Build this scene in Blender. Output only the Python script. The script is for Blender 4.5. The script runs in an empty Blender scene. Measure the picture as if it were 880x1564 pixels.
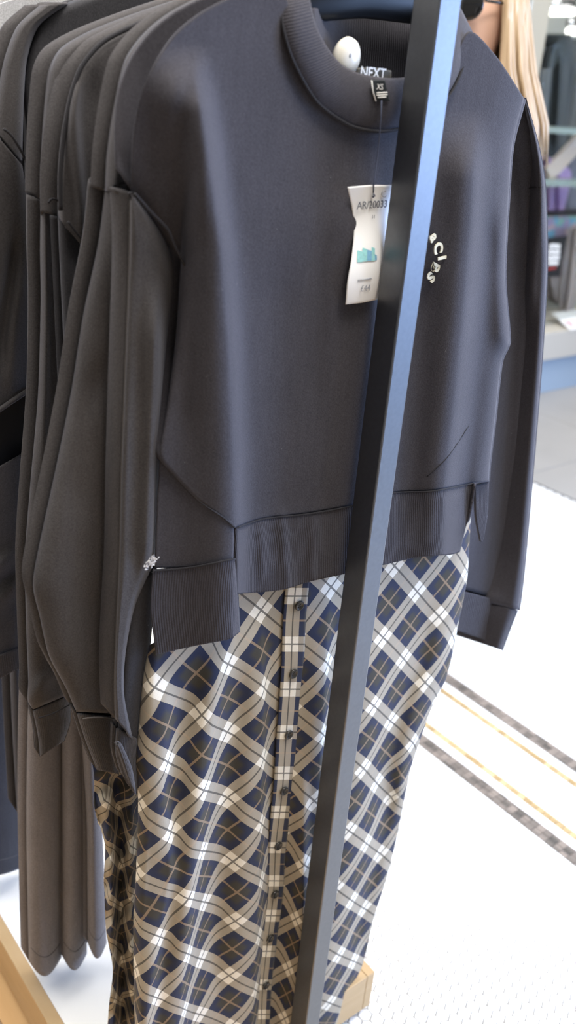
import bpy, bmesh, math, random
import numpy as np
from mathutils import Vector, Matrix
random.seed(7); rng = np.random.default_rng(7)
SC = bpy.context.scene
COL = SC.collection

# ------------------------------------------------------------------ camera
F_PX = 1426.85
PITCH, ROLL, YAW = map(math.radians, (24.92, 5.053, 40.017))
EYE = 1.45
fw = np.array([math.sin(YAW)*math.cos(PITCH), math.cos(YAW)*math.cos(PITCH), -math.sin(PITCH)])
r0 = np.array([math.cos(YAW), -math.sin(YAW), 0.0]); u0 = np.cross(r0, fw)
right = math.cos(ROLL)*r0 + math.sin(ROLL)*u0
up = -math.sin(ROLL)*r0 + math.cos(ROLL)*u0
CAM = np.array([0, 0, EYE])
cd = bpy.data.cameras.new('camera'); cam = bpy.data.objects.new('camera', cd); COL.objects.link(cam)
cd.sensor_fit = 'VERTICAL'; cd.sensor_height = 36.0; cd.lens = F_PX*36.0/1564.0
cd.clip_start = 0.02; cd.clip_end = 100
cam.matrix_world = Matrix(((right[0], up[0], -fw[0], 0), (right[1], up[1], -fw[1], 0), (right[2], up[2], -fw[2], EYE), (0, 0, 0, 1)))
cd.dof.use_dof = True; cd.dof.focus_distance = 1.08; cd.dof.aperture_fstop = 4.2
SC.camera = cam

# ------------------------------------------------------------------ light
vs = SC.view_settings
vs.view_transform = 'Standard'; vs.look = 'None'; vs.gamma = 1.0; vs.exposure = 0.0; vs.use_curve_mapping = False
world = bpy.data.worlds.new('world'); SC.world = world; world.use_nodes = True
bg = world.node_tree.nodes['Background']; bg.inputs[0].default_value = (1.0, 0.98, 0.96, 1); bg.inputs[1].default_value = 0.34

def area(name, loc, aim, sx, sy, power, col):
    l = bpy.data.lights.new(name, 'AREA'); l.shape = 'RECTANGLE'; l.size = sx; l.size_y = sy; l.energy = power; l.color = col
    o = bpy.data.objects.new(name, l); COL.objects.link(o); o.location = loc
    o.rotation_euler = (Vector(aim)-Vector(loc)).to_track_quat('-Z', 'Y').to_euler()
    return o
# warm-white ceiling lamps over the shop floor, and bluish daylight from the shop entrance
area('ceiling_lamp', (1.9, 0.3, 3.2), (1.9, 0.3, 0), 2.6, 2.6, 118, (1, 0.97, 0.92))
area('ceiling_lamp', (-0.6, 1.7, 3.1), (0.2, 1.2, 0.6), 1.6, 2.2, 76, (1, 0.955, 0.90))
area('ceiling_lamp', (4.6, 2.2, 3.2), (4.6, 3.0, 0), 2.0, 1.6, 70, (1, 0.98, 0.95))
area('ceiling_lamp', (0.55, 0.1, 3.0), (0.6, 0.8, 0.3), 0.5, 0.5, 36, (1, 0.95, 0.9))
area('entrance_daylight', (3.5, -2.15, 1.0), (0.67, 0.65, 1.05), 1.9, 2.3, 60, (0.34, 0.56, 1.0))
area('entrance_daylight', (4.0, -1.0, 1.7), (0.67, 0.7, 1.1), 1.4, 1.4, 200, (0.40, 0.58, 1.0))

# ------------------------------------------------------------------ pixel rays -> points of the place
def unproj(px, Y):
    """points where the sight lines of pixels (..,2) meet the depth Y (scalar or array)"""
    px = np.asarray(px, float)
    a = (px[..., 0]-440)/F_PX; b = -(px[..., 1]-782)/F_PX
    d = a[..., None]*right + b[..., None]*up + fw
    return CAM + d*(np.asarray(Y)/d[..., 1])[..., None]
def proj(p):
    q = np.array(p, float)-CAM; z = q@fw
    return (440+F_PX*(q@right)/z, 782-F_PX*(q@up)/z)
def P(x, y, Y): return Vector(unproj(np.array([x, y]), Y))

# ------------------------------------------------------------------ materials
def new_mat(name):
    m = bpy.data.materials.new(name); m.use_nodes = True
    return m, m.node_tree.nodes, m.node_tree.links, m.node_tree.nodes['Principled BSDF']
def math_node(N, L, op, a, b=None, c=None):
    n = N.new('ShaderNodeMath'); n.operation = op
    for i, v in enumerate((a, b, c)):
        if v is None: continue
        if isinstance(v, (int, float)): n.inputs[i].default_value = v
        else: L.new(v, n.inputs[i])
    return n.outputs[0]
def mix_col(N, L, f, a, b):
    n = N.new('ShaderNodeMix'); n.data_type = 'RGBA'
    if isinstance(f, (int, float)): n.inputs[0].default_value = f
    else: L.new(f, n.inputs[0])
    for i, v in ((6, a), (7, b)):
        if isinstance(v, tuple): n.inputs[i].default_value = (*v, 1)
        else: L.new(v, n.inputs[i])
    return n.outputs[2]
def plain(name, col, rough=0.5, metal=0.0, noise=0.0, scale=40, spec=0.5):
    m, N, L, b = new_mat(name)
    b.inputs['Roughness'].default_value = rough; b.inputs['Metallic'].default_value = metal
    b.inputs['Specular IOR Level'].default_value = spec
    if noise:
        t = N.new('ShaderNodeTexNoise'); t.inputs['Scale'].default_value = scale; t.inputs['Detail'].default_value = 4
        c = N.new('ShaderNodeTexCoord'); L.new(c.outputs['Object'], t.inputs['Vector'])
        L.new(mix_col(N, L, t.outputs['Fac'], tuple(max(0, x*(1-noise)) for x in col), tuple(min(1, x*(1+noise)) for x in col)), b.inputs['Base Color'])
    else: b.inputs['Base Color'].default_value = (*col, 1)
    return m
def fleece(name, col, rib=False, sheen=0.12, tint=(0.75, 0.8, 1.0), ribfreq=0.0026):
    m, N, L, b = new_mat(name)
    b.inputs['Roughness'].default_value = 0.85; b.inputs['Specular IOR Level'].default_value = 0.15
    b.inputs['Sheen Weight'].default_value = sheen; b.inputs['Sheen Roughness'].default_value = 0.4; b.inputs['Sheen Tint'].default_value = (*tint, 1)
    tc = N.new('ShaderNodeTexCoord')
    n1 = N.new('ShaderNodeTexNoise'); n1.inputs['Scale'].default_value = 620; n1.inputs['Detail'].default_value = 2
    n2 = N.new('ShaderNodeTexNoise'); n2.inputs['Scale'].default_value = 14; n2.inputs['Detail'].default_value = 3
    L.new(tc.outputs['Object'], n1.inputs['Vector']); L.new(tc.outputs['Object'], n2.inputs['Vector'])
    mp = N.new('ShaderNodeMapping'); mp.inputs['Scale'].default_value = (170, 170, 22); L.new(tc.outputs['Object'], mp.inputs[0])
    n4 = N.new('ShaderNodeTexNoise'); n4.inputs['Scale'].default_value = 1; n4.inputs['Detail'].default_value = 3; L.new(mp.outputs[0], n4.inputs['Vector'])
    f = math_node(N, L, 'ADD', math_node(N, L, 'MULTIPLY', n1.outputs['Fac'], 1.0), math_node(N, L, 'ADD', math_node(N, L, 'MULTIPLY', n2.outputs['Fac'], 0.35), math_node(N, L, 'MULTIPLY', n4.outputs['Fac'], 0.3)))
    st = N.new('ShaderNodeMapRange'); st.inputs[1].default_value = 0.5; st.inputs[2].default_value = 1.3; L.new(f, st.inputs[0]); f = st.outputs[0]
    c = mix_col(N, L, f, tuple(x*0.66 for x in col), tuple(x*1.34 for x in col))
    # sparse pale specks of lint
    n3 = N.new('ShaderNodeTexNoise'); n3.inputs['Scale'].default_value = 260; L.new(tc.outputs['Object'], n3.inputs['Vector'])
    lint = math_node(N, L, 'GREATER_THAN', n3.outputs['Fac'], 0.80)
    c = mix_col(N, L, math_node(N, L, 'MULTIPLY', lint, 0.35), c, (0.4, 0.39, 0.38))
    L.new(c, b.inputs['Base Color'])
    bp = N.new('ShaderNodeBump'); bp.inputs['Distance'].default_value = 0.001
    if rib:
        uv = N.new('ShaderNodeUVMap'); sx = N.new('ShaderNodeSeparateXYZ'); L.new(uv.outputs[0], sx.inputs[0])
        h = math_node(N, L, 'SINE', math_node(N, L, 'MULTIPLY', sx.outputs[0], 2*math.pi/ribfreq))
        h = math_node(N, L, 'ADD', h, math_node(N, L, 'MULTIPLY', n1.outputs['Fac'], 0.6))
        bp.inputs['Strength'].default_value = 0.35; L.new(h, bp.inputs['Height'])
    else:
        bp.inputs['Strength'].default_value = 0.3; L.new(n1.outputs['Fac'], bp.inputs['Height'])
    L.new(bp.outputs[0], b.inputs['Normal'])
    return m
def tartan(name):
    m, N, L, b = new_mat(name)
    b.inputs['Roughness'].default_value = 0.8; b.inputs['Specular IOR Level'].default_value = 0.25
    b.inputs['Sheen Weight'].default_value = 0.08
    uv = N.new('ShaderNodeUVMap'); sp = N.new('ShaderNodeSeparateXYZ'); L.new(uv.outputs[0], sp.inputs[0])
    def bands(o):
        p = math_node(N, L, 'FRACT', o)
        d = math_node(N, L, 'ABSOLUTE', math_node(N, L, 'SUBTRACT', p, 0.5))
        light = math_node(N, L, 'LESS_THAN', d, 0.165)
        black = math_node(N, L, 'LESS_THAN', d, 0.017)
        tan = math_node(N, L, 'GREATER_THAN', d, 0.481)
        olive = N.new('ShaderNodeMapRange'); olive.inputs[1].default_value = 0.25; olive.inputs[2].default_value = 0.33
        L.new(d, olive.inputs[0])
        return light, black, tan, olive.outputs[0]
    l1, b1, t1, o1 = bands(sp.outputs[0]); l2, b2, t2, o2 = bands(sp.outputs[1])
    dark = mix_col(N, L, math_node(N, L, 'MULTIPLY', o1, o2), (0.017, 0.024, 0.058), (0.045, 0.041, 0.032))
    tn = math_node(N, L, 'MAXIMUM', t1, t2)
    dark = mix_col(N, L, math_node(N, L, 'MULTIPLY', tn, 0.75), dark, (0.34, 0.24, 0.15))
    one = math_node(N, L, 'MAXIMUM', l1, l2); two = math_node(N, L, 'MULTIPLY', l1, l2)
    half = mix_col(N, L, math_node(N, L, 'MULTIPLY', tn, 0.5), (0.40, 0.35, 0.27), (0.50, 0.38, 0.27))
    c = mix_col(N, L, one, dark, half)
    c = mix_col(N, L, two, c, (0.90, 0.84, 0.71))
    bl = math_node(N, L, 'MAXIMUM', b1, b2)
    c = mix_col(N, L, math_node(N, L, 'MULTIPLY', bl, 0.78), c, (0.03, 0.028, 0.025))
    # woven grain
    wv = N.new('ShaderNodeTexNoise'); wv.inputs['Scale'].default_value = 1100
    tc = N.new('ShaderNodeTexCoord'); L.new(tc.outputs['Object'], wv.inputs['Vector'])
    c = mix_col(N, L, math_node(N, L, 'MULTIPLY', wv.outputs['Fac'], 0.25), c, (0.02, 0.02, 0.02))
    L.new(c, b.inputs['Base Color'])
    bp = N.new('ShaderNodeBump'); bp.inputs['Strength'].default_value = 0.1; bp.inputs['Distance'].default_value = 0.001
    L.new(wv.outputs['Fac'], bp.inputs['Height']); L.new(bp.outputs[0], b.inputs['Normal'])
    return m
def wood(name, c1, c2, sc=(6, 60, 60)):
    m, N, L, b = new_mat(name)
    tc = N.new('ShaderNodeTexCoord'); mp = N.new('ShaderNodeMapping'); mp.inputs['Scale'].default_value = sc
    L.new(tc.outputs['Object'], mp.inputs[0])
    n = N.new('ShaderNodeTexNoise'); n.inputs['Scale'].default_value = 1; n.inputs['Detail'].default_value = 5; n.inputs['Distortion'].default_value = 0.6
    L.new(mp.outputs[0], n.inputs['Vector'])
    L.new(mix_col(N, L, n.outputs['Fac'], c1, c2), b.inputs['Base Color'])
    b.inputs['Roughness'].default_value = 0.45
    bp = N.new('ShaderNodeBump'); bp.inputs['Strength'].default_value = 0.08; L.new(n.outputs['Fac'], bp.inputs['Height']); L.new(bp.outputs[0], b.inputs['Normal'])
    return m

M = {}
M['navy'] = fleece('navy_fleece', (0.052, 0.049, 0.056))
M['navy_rib'] = fleece('navy_rib', (0.049, 0.046, 0.053), rib=True)
M['charcoal'] = fleece('warmlit_charcoal_fleece', (0.066, 0.061, 0.061))  # browner base; warm light on the left-facing sleeves is put into it
M['warmlit_charcoal_rib'] = fleece('warmlit_charcoal_rib', (0.062, 0.057, 0.057), rib=True)  # ribbed version, same warm light in the base colour
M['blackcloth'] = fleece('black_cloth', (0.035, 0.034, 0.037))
M['taupe'] = fleece('taupe_cloth', (0.215, 0.203, 0.212), tint=(1, 0.95, 0.92))
M['darktrouser'] = fleece('dark_trouser_cloth', (0.05, 0.049, 0.054))
M['palegrey'] = fleece('pale_grey_cloth', (0.50, 0.50, 0.51))
M['offwhite'] = fleece('off_white_cloth', (0.82, 0.80, 0.78))
M['thread'] = plain('dark_thread', (0.012, 0.011, 0.014), 0.9)
M['softthread'] = plain('soft_thread', (0.10, 0.092, 0.088), 0.9)
M['tartan'] = tartan('tartan_cloth')
M['button'] = plain('dark_button', (0.035, 0.032, 0.028), 0.35)
M['buttonhole'] = plain('button_hole', (0.004, 0.004, 0.004), 0.8)
M['postmetal'] = plain('black_anodised_metal', (0.155, 0.16, 0.17), 0.42, 1.0, 0.1, 200)
M['wood'] = wood('pale_ash_wood', (0.42, 0.28, 0.13), (0.55, 0.39, 0.22), (8, 8, 40))
M['woodfloor'] = wood('oak_floor_wood', (0.60, 0.36, 0.15), (0.74, 0.48, 0.23), (50, 5, 50))
M['whitepanel'] = plain('white_laminate', (0.86, 0.86, 0.84), 0.4)
M['hanger'] = plain('black_hanger_plastic', (0.008, 0.009, 0.011), 0.4, spec=0.2)
M['chrome'] = plain('steel', (0.6, 0.6, 0.62), 0.25, 1.0)
M['card'] = plain('white_card', (0.88, 0.88, 0.87), 0.6)
M['ink'] = plain('grey_ink', (0.10, 0.11, 0.14), 0.8)
M['greyink'] = plain('pale_grey_ink', (0.32, 0.33, 0.36), 0.8)
M['teal'] = plain('teal_print', (0.30, 0.62, 0.62), 0.7, 0, 0.35, 300)
M['tealdark'] = plain('blue_print', (0.18, 0.40, 0.58), 0.7, 0, 0.35, 300)
M['string'] = plain('tag_cord', (0.05, 0.06, 0.10), 0.7)
M['tagplastic'] = plain('white_tag_plastic', (0.80, 0.77, 0.68), 0.3)
M['labelblack'] = plain('black_label', (0.012, 0.016, 0.02), 0.6)
M['labelgrey'] = plain('grey_brand_label', (0.10, 0.095, 0.085), 0.7)
M['white'] = plain('white_print', (0.8, 0.8, 0.78), 0.7)
M['cream'] = plain('cream_thread', (0.62, 0.58, 0.44), 0.8, 0, 0.15, 500)
M['lint'] = plain('lint_fluff', (0.6, 0.57, 0.54), 0.9)

# ------------------------------------------------------------------ helpers: objects
def link(o, parent=None):
    COL.objects.link(o)
    if parent is not None: o.parent = parent
    return o
def tag(o, label, cat, group=None):
    o['label'] = label; o['category'] = cat
    if group: o['group'] = group
    return o
def thing(name, label, cat, loc=(0, 0, 0), group=None):
    o = bpy.data.objects.new(name, None); COL.objects.link(o); o.location = loc; o.empty_display_size = 0.05
    return tag(o, label, cat, group)
def mesh_obj(name, V, Fc, mat, parent=None, smooth=True, uv=None):
    """V in world space; stored relative to the parent's location"""
    V = np.asarray(V, float)
    if parent is not None:
        off = np.array(parent.location); p = parent.parent
        while p is not None: off = off+np.array(p.location); p = p.parent
        V = V-off
    me = bpy.data.meshes.new(name); me.from_pydata(V.tolist(), [], [tuple(int(i) for i in f) for f in Fc]); me.update()
    if smooth: me.polygons.foreach_set('use_smooth', np.ones(len(me.polygons), bool))
    if uv is not None:
        ul = me.uv_layers.new(name='UVMap'); idx = np.empty(len(me.loops), np.int32); me.loops.foreach_get('vertex_index', idx)
        ul.data.foreach_set('uv', np.asarray(uv, np.float32)[idx].ravel())
    me.materials.append(mat)
    return link(bpy.data.objects.new(name, me), parent)
def structure(o): o['kind'] = 'structure'; return o
def stuff(o): o['kind'] = 'stuff'; return o
def box(name, lo, hi, mat, parent=None, bev=0.0):
    lo = np.minimum(lo, hi); hi = np.maximum(lo, hi) if False else np.array(hi, float)
    bm = bmesh.new(); bmesh.ops.create_cube(bm, size=1)
    c = (np.array(lo)+np.array(hi))/2; s = np.array(hi)-np.array(lo)
    for v in bm.verts: v.co = Vector((v.co.x*s[0]+c[0], v.co.y*s[1]+c[1], v.co.z*s[2]+c[2]))
    if bev: bmesh.ops.bevel(bm, geom=list(bm.edges), offset=bev, segments=2, affect='EDGES', profile=0.5)
    V = [tuple(v.co) for v in bm.verts]; bm.verts.index_update(); Fc = [[v.index for v in f.verts] for f in bm.faces]; bm.free()
    return mesh_obj(name, V, Fc, mat, parent, smooth=False)
def tube_data(pts, rad, n=8, cap=True):
    pts = [Vector(p) for p in pts]; rad = [rad]*len(pts) if isinstance(rad, (int, float)) else rad
    V, Fc = [], []; side = None
    for i, p in enumerate(pts):
        t = (pts[min(i+1, len(pts)-1)]-pts[max(i-1, 0)]).normalized()
        if side is None:
            side = t.orthogonal().normalized()
        else:
            side = (side-t*side.dot(t)).normalized()
        b = t.cross(side)
        for k in range(n):
            a = 2*math.pi*k/n; V.append(p+(side*math.cos(a)+b*math.sin(a))*rad[i])
    m = len(pts)
    for i in range(m-1):
        for k in range(n):
            Fc.append((i*n+k, i*n+(k+1) % n, (i+1)*n+(k+1) % n, (i+1)*n+k))
    if cap: Fc.append(tuple(range(n))[::-1]); Fc.append(tuple(range((m-1)*n, m*n)))
    return [tuple(v) for v in V], Fc
def tube(name, pts, rad, mat, parent=None, n=8):
    V, Fc = tube_data(pts, rad, n); return mesh_obj(name, V, Fc, mat, parent)
def join_data(parts):
    V, Fc = [], []
    for v, f in parts:
        o = len(V); V += list(v); Fc += [tuple(i+o for i in q) for q in f]
    return V, Fc
def text_obj(name, s, origin, xdir, ydir, size, mat, parent, extrude=0.0003, bold=0.0, align='CENTER'):
    cu = bpy.data.curves.new(name, 'FONT'); cu.body = s; cu.size = size; cu.extrude = extrude; cu.align_x = align; cu.align_y = 'CENTER'; cu.offset = bold
    o = bpy.data.objects.new(name, cu); COL.objects.link(o)
    dg = bpy.context.evaluated_depsgraph_get(); dg.update()
    me = bpy.data.meshes.new_from_object(o.evaluated_get(dg)); bpy.data.objects.remove(o)
    x = Vector(xdir).normalized(); y = Vector(ydir); y = (y-x*y.dot(x)).normalized(); z = x.cross(y)
    V = [Vector(origin)+x*v.co.x+y*v.co.y+z*v.co.z for v in me.vertices]; Fc = [tuple(p.vertices) for p in me.polygons]
    bpy.data.meshes.remove(me)
    return mesh_obj(name, [tuple(v) for v in V], Fc, mat, parent, smooth=False)

# ------------------------------------------------------------------ helpers: cloth
def curve(pts, n):
    """smooth polyline through points, n samples evenly along it"""
    p = np.array(pts, float)
    if len(p) == 2: return p[0]+(p[1]-p[0])*np.linspace(0, 1, n)[:, None]
    q = np.vstack([2*p[0]-p[1], p, 2*p[-1]-p[-2]]); out = []
    for i in range(1, len(q)-2):
        a, b, c, d = q[i-1:i+3]; dmin = None
        t = np.linspace(0, 1, 24, endpoint=False)[:, None]
        # cardinal spline with softened tangents
        k = 0.42; m1 = k*(c-a); m2 = k*(d-b); L = np.linalg.norm(c-b)
        for m in (m1, m2):
            l = np.linalg.norm(m)
            if l > L: m *= L/l
        out.append((2*t**3-3*t**2+1)*b+(t**3-2*t**2+t)*m1+(-2*t**3+3*t**2)*c+(t**3-t**2)*m2)
    o = np.vstack(out+[p[-1:]]); s = np.r_[0, np.cumsum(np.linalg.norm(np.diff(o, axis=0), axis=1))]
    u = np.linspace(0, s[-1], n)
    return np.c_[np.interp(u, s, o[:, 0]), np.interp(u, s, o[:, 1])]
def xcurve(pts, n, m):
    """samples spread mostly by x, so that columns of a panel hang straight down"""
    c = curve(pts, 1200); x = np.maximum.accumulate(c[:, 0]); q = m*(x-x[0])/(x[-1]-x[0])+(1-m)*np.linspace(0, 1, 1200)
    u = np.linspace(0, 1, n); return np.c_[np.interp(u, q, c[:, 0]), np.interp(u, q, c[:, 1])]
def coons(L, R, T, B, ns, nt, xm=0.0, k=1.0):
    L, R, T, B = curve(L, nt), curve(R, nt), (xcurve(T, ns, xm) if xm else curve(T, ns)), (xcurve(B, ns, xm) if xm else curve(B, ns))
    s = np.linspace(0, 1, ns)[None, :, None]; t = np.linspace(0, 1, nt)[:, None, None]; tt = t[:, :, 0]
    dL = (L-((1-tt)*T[0]+tt*B[0]))[:, None]; dR = (R-((1-tt)*T[-1]+tt*B[-1]))[:, None]
    return (1-t)*T[None]+t*B[None]+(1-s)**k*dL+s**k*dR
def ruled(L, R, ns, nt):
    L, R = curve(L, nt), curve(R, nt); s = np.linspace(0, 1, ns)[None, :, None]
    return (1-s)*L[:, None]+s*R[:, None]
def ridges(spec):
    """folds: (points down the fold, height, width left, width right); widths in photo pixels, turned into metres of relief"""
    def f(g):
        out = np.zeros(g.shape[:2])
        for pts, A, wl, wr in spec:
            p = np.array(pts, float); o = np.argsort(p[:, 1]); p = p[o]
            xc = np.interp(g[..., 1], p[:, 1], p[:, 0]); dx = g[..., 0]-xc
            w = np.where(dx < 0, wl, wr)
            fade = min(110.0, 0.3*(p[-1, 1]-p[0, 1])+20)
            inn = np.clip((g[..., 1]-(p[0, 1]-fade*0.5))/fade, 0, 1)*np.clip(((p[-1, 1]+fade)-g[..., 1])/fade, 0, 1)
            inn = inn*inn*(3-2*inn)
            out += A*np.exp(-(dx/w)**2)*inn
        return out
    return f
class Cloth: pass
def cloth(name, g, Y0, mat, parent, D=0.0, fold=None, el=0.12, er=0.12, eL=None, eR=None, back=True, thick=0.0022, uvmode='metric', uvref=0.0, uvscale=1.0, extra=None, wave=0.0, lead=0.0):
    """one sewn panel: the front sheet bulges D before its seams and carries folds; a back sheet closes it"""
    nt, ns = g.shape[:2]
    s = np.linspace(0, 1, ns)[None, :]*np.ones((nt, 1)); t = np.linspace(0, 1, nt)[:, None]*np.ones((1, ns))
    lo = np.clip(1-s/el, 0, 1); hi = np.clip(1-(1-s)/er, 0, 1)
    wl = 1.0 if eL is None else eL(t); wr = 1.0 if eR is None else eR(t)
    prof = wl*(1-np.sqrt(np.clip(1-lo*lo, 0, 1)))+wr*(1-np.sqrt(np.clip(1-hi*hi, 0, 1)))
    fd = fold(g) if fold else 0
    env = 1-np.clip(prof, 0, 1)
    Y = Y0+D*prof-fd*env-lead
    if extra is not None: Y = Y+extra(s, t, g)
    Vf = unproj(g, Y)
    if wave: Vf[..., 2] += 0
    # cloth coordinates in metres
    du = np.linalg.norm(np.diff(Vf, axis=1), axis=2); U = np.concatenate([np.zeros((nt, 1)), np.cumsum(du, axis=1)], axis=1)
    ref = uvref if isinstance(uvref, (int, float)) else None
    if ref is not None: U = U-(U[:, -1:]*ref)
    else:
        xr = [np.interp(g[i, ns//2, 1], [p[1] for p in uvref], [p[0] for p in uvref]) for i in range(nt)]
        U = U-np.array([np.interp(xr[i], g[i, :, 0], U[i]) for i in range(nt)])[:, None]
    dv = np.linalg.norm(np.diff(Vf, axis=0), axis=2); dv = dv.mean(axis=1, keepdims=True)*np.ones((1, ns))
    W = np.concatenate([np.zeros((1, ns)), np.cumsum(dv, axis=0)], axis=0)
    # height decides where a thread lies, so that bands run on level before the cloth was folded
    W = (EYE+0.3)-Vf[..., 2] if uvmode == 'bias' else W
    if uvmode == 'bias': uv = np.stack([(U+W)/math.sqrt(2)/uvscale, (W-U)/math.sqrt(2)/uvscale], -1)
    else: uv = np.stack([U/uvscale, W/uvscale], -1)
    V = Vf.reshape(-1, 3); uvs = uv.reshape(-1, 2)
    I = np.arange(nt*ns).reshape(nt, ns)
    quads = np.stack([I[:-1, :-1], I[1:, :-1], I[1:, 1:], I[:-1, 1:]], -1).reshape(-1, 4)
    if back and D > 0:
        Vb = unproj(g, Y0)*1.0
        shape = 1-np.clip(prof, 0, 1)
        Vb[..., 1] = Y0+D+D*shape*0.9
        edge = unproj(g, Y)
        m = (shape < 1e-6)[..., None]
        Vb = np.where(m, edge, Vb)
        # keep the seams shared: first and last column lie on the front sheet
        Vb[:, 0] = Vf[:, 0]; Vb[:, -1] = Vf[:, -1]
        J = I+nt*ns
        quads = np.vstack([quads, np.stack([J[:-1, :-1], J[:-1, 1:], J[1:, 1:], J[1:, :-1]], -1).reshape(-1, 4)])
        V = np.vstack([V, Vb.reshape(-1, 3)]); uvs = np.vstack([uvs, uvs])
    o = mesh_obj(name, V, quads, mat, parent, uv=uvs)
    if thick:
        md = o.modifiers.new('thickness', 'SOLIDIFY'); md.thickness = thick; md.offset = -1.0 if not (back and D > 0) else -1.0
    c = Cloth(); c.o = o; c.V = Vf; c.g = g
    return c
def seam(name, pts, mat, parent, r=0.0009, lead=0.0006):
    d = np.array([0, -1.0, 0]); return tube(name, [tuple(np.array(p)+d*lead) for p in pts], r, mat, parent, n=6)
def near(c, x, y):
    """surface point of a cloth panel at a pixel"""
    d = np.hypot(c.g[..., 0]-x, c.g[..., 1]-y); i = np.unravel_index(np.argmin(d), d.shape)
    return P(x, y, float(c.V[i][1]))
XR, ZU = Vector((1, 0, 0)), Vector((0, 0, 1))
def sw(a, b): return lambda t: np.clip((b-t)/(b-a), 0, 1)

# ================================================================== THE PLACE
# floor: oak boards under the left of the rail, white hexagon mosaic with brown and gold bands, grey slabs of the walkway
floor = structure(box('floor', (-1.6, -2.0, -0.06), (7.0, 5.0, -0.004), plain('grout', (0.20, 0.185, 0.17), 0.9, 0, 0.2, 30)))
XW, XG = 0.60, 3.11
k = 0
for i in range(9):
    x1 = XW-0.001-i*0.122
    for j, (y0, y1) in enumerate(((-1.9, -0.4), (-0.397, 1.05), (1.053, 2.6))):
        sh = (i*0.37 % 0.5)
        b = box('floor_board', (x1-0.12, y0-sh, -0.004), (x1, y1-sh-0.001, 0.0), M['woodfloor'], floor, 0.0006)
def hex_tiles():
    pr = 0.0225; r = pr/2/math.cos(math.pi/6)*0.94
    X = np.arange(XW+0.02, XG-0.012, pr); Yr = np.arange(-1.2, 2.95, pr*math.sqrt(3)/2)
    cx, cy = np.meshgrid(X, Yr); cx[1::2] += pr/2
    c = np.c_[cx.ravel(), cy.ravel()]
    bad = np.zeros(len(c), bool)
    for xc, w in BANDS: bad |= np.abs(c[:, 0]-xc) < w/2+pr*0.5
    bad |= c[:, 0] > XG-0.014
    bad |= ((c[:, 0] > 1.48) & (c[:, 0] < 1.55)) | ((c[:, 0] > 1.675) & (c[:, 0] < 1.75))
    c = c[~bad]; n = len(c)
    a = np.arange(6)*math.pi/3+math.pi/6
    top = np.stack([c[:, None, 0]+r*0.93*np.cos(a), c[:, None, 1]+r*0.93*np.sin(a), np.zeros((n, 6))+(rng.random((n, 1))-0.5)*0.0005], -1)
    bot = np.stack([c[:, None, 0]+r*np.cos(a), c[:, None, 1]+r*np.sin(a), np.zeros((n, 6))-0.0035], -1)
    V = np.concatenate([top, bot], 1).reshape(-1, 3)
    Fc = []
    base = np.arange(n)*12
    tops = base[:, None]+np.arange(6)
    sides = np.stack([np.stack([base+i+6, base+(i+1) % 6+6, base+(i+1) % 6, base+i], -1) for i in range(6)], 1).reshape(-1, 4)
    return V, tops.tolist()+sides.tolist()
BANDS = ((1.739, 0.038), (1.684, 0.018), (1.541, 0.018), (1.488, 0.038))
V, Fc = hex_tiles()
M['hex'] = plain('white_mosaic', (0.84, 0.83, 0.80), 0.35, 0, 0.03, 60)
stuff(mesh_obj('mosaic_tiles', V, Fc, M['hex'], floor, smooth=False))
def tile_mat(name, c1, c2, q):
    m, N, L, b = new_mat(name); b.inputs['Roughness'].default_value = 0.55
    tc = N.new('ShaderNodeTexCoord'); v = N.new('ShaderNodeVectorMath'); v.operation = 'SNAP'; v.inputs[1].default_value = (q, q, 1.0)
    o = N.new('ShaderNodeVectorMath'); o.inputs[1].default_value = (0.002, 1.2001, 0.3)
    L.new(tc.outputs['Object'], o.inputs[0]); L.new(o.outputs[0], v.inputs[0])
    w = N.new('ShaderNodeTexWhiteNoise'); L.new(v.outputs[0], w.inputs[0]); L.new(mix_col(N, L, w.outputs[0], c1, c2), b.inputs['Base Color']); return m
M['bandbrown'] = tile_mat('taupe_mosaic', (0.085, 0.075, 0.065), (0.27, 0.225, 0.19), 0.019)
M['bandgold'] = tile_mat('gold_mosaic', (0.34, 0.23, 0.10), (0.60, 0.47, 0.26), 0.018)
def band_tiles(xc, w, rows):
    q = w/rows; L = []; y = -1.2
    while y < 2.95:
        for r in range(rows):
            x = xc-w/2+q*(r+0.5); h = q*0.47; z = (random.random()-0.5)*0.0006
            lo = [(x-h, y, -0.0035), (x+h, y, -0.0035), (x+h, y+q*0.94, -0.0035), (x-h, y+q*0.94, -0.0035)]
            hi = [(a, b, z) for a, b, c in lo]
            L.append((lo+hi, [(4, 5, 6, 7), (0, 1, 5, 4), (1, 2, 6, 5), (2, 3, 7, 6), (3, 0, 4, 7)]))
        y += q
    return join_data(L)
def edge_tiles(cols):
    L = []
    for x, q in cols:
        y = -1.2; h = q*0.48
        while y < 2.95:
            lo = [(x-h, y, -0.0035), (x+h, y, -0.0035), (x+h, y+q*0.95, -0.0035), (x-h, y+q*0.95, -0.0035)]; hi = [(a, b, -0.0007) for a, b, c in lo]
            L.append((lo+hi, [(4, 5, 6, 7), (0, 1, 5, 4), (1, 2, 6, 5), (2, 3, 7, 6), (3, 0, 4, 7)])); y += q
    return join_data(L)
(x3, w3), (x2, w2), (x1, w1), (x0, w0) = BANDS
cols = [(x3+w3/2+0.0105, 0.02), (x2-w2/2-0.0105, 0.02), (x1+w1/2+0.0105, 0.02), (x0-w0/2-0.0105, 0.02)]
for lo_, hi_ in ((x2+w2/2, x3-w3/2), (x0+w0/2, x1-w1/2)):
    q = (hi_-lo_)/2; cols += [(lo_+q/2, q), (lo_+q*1.5, q)]
V, Fc = edge_tiles(cols); stuff(mesh_obj('edge_tiles', V, Fc, M['hex'], floor, smooth=False))
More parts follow.
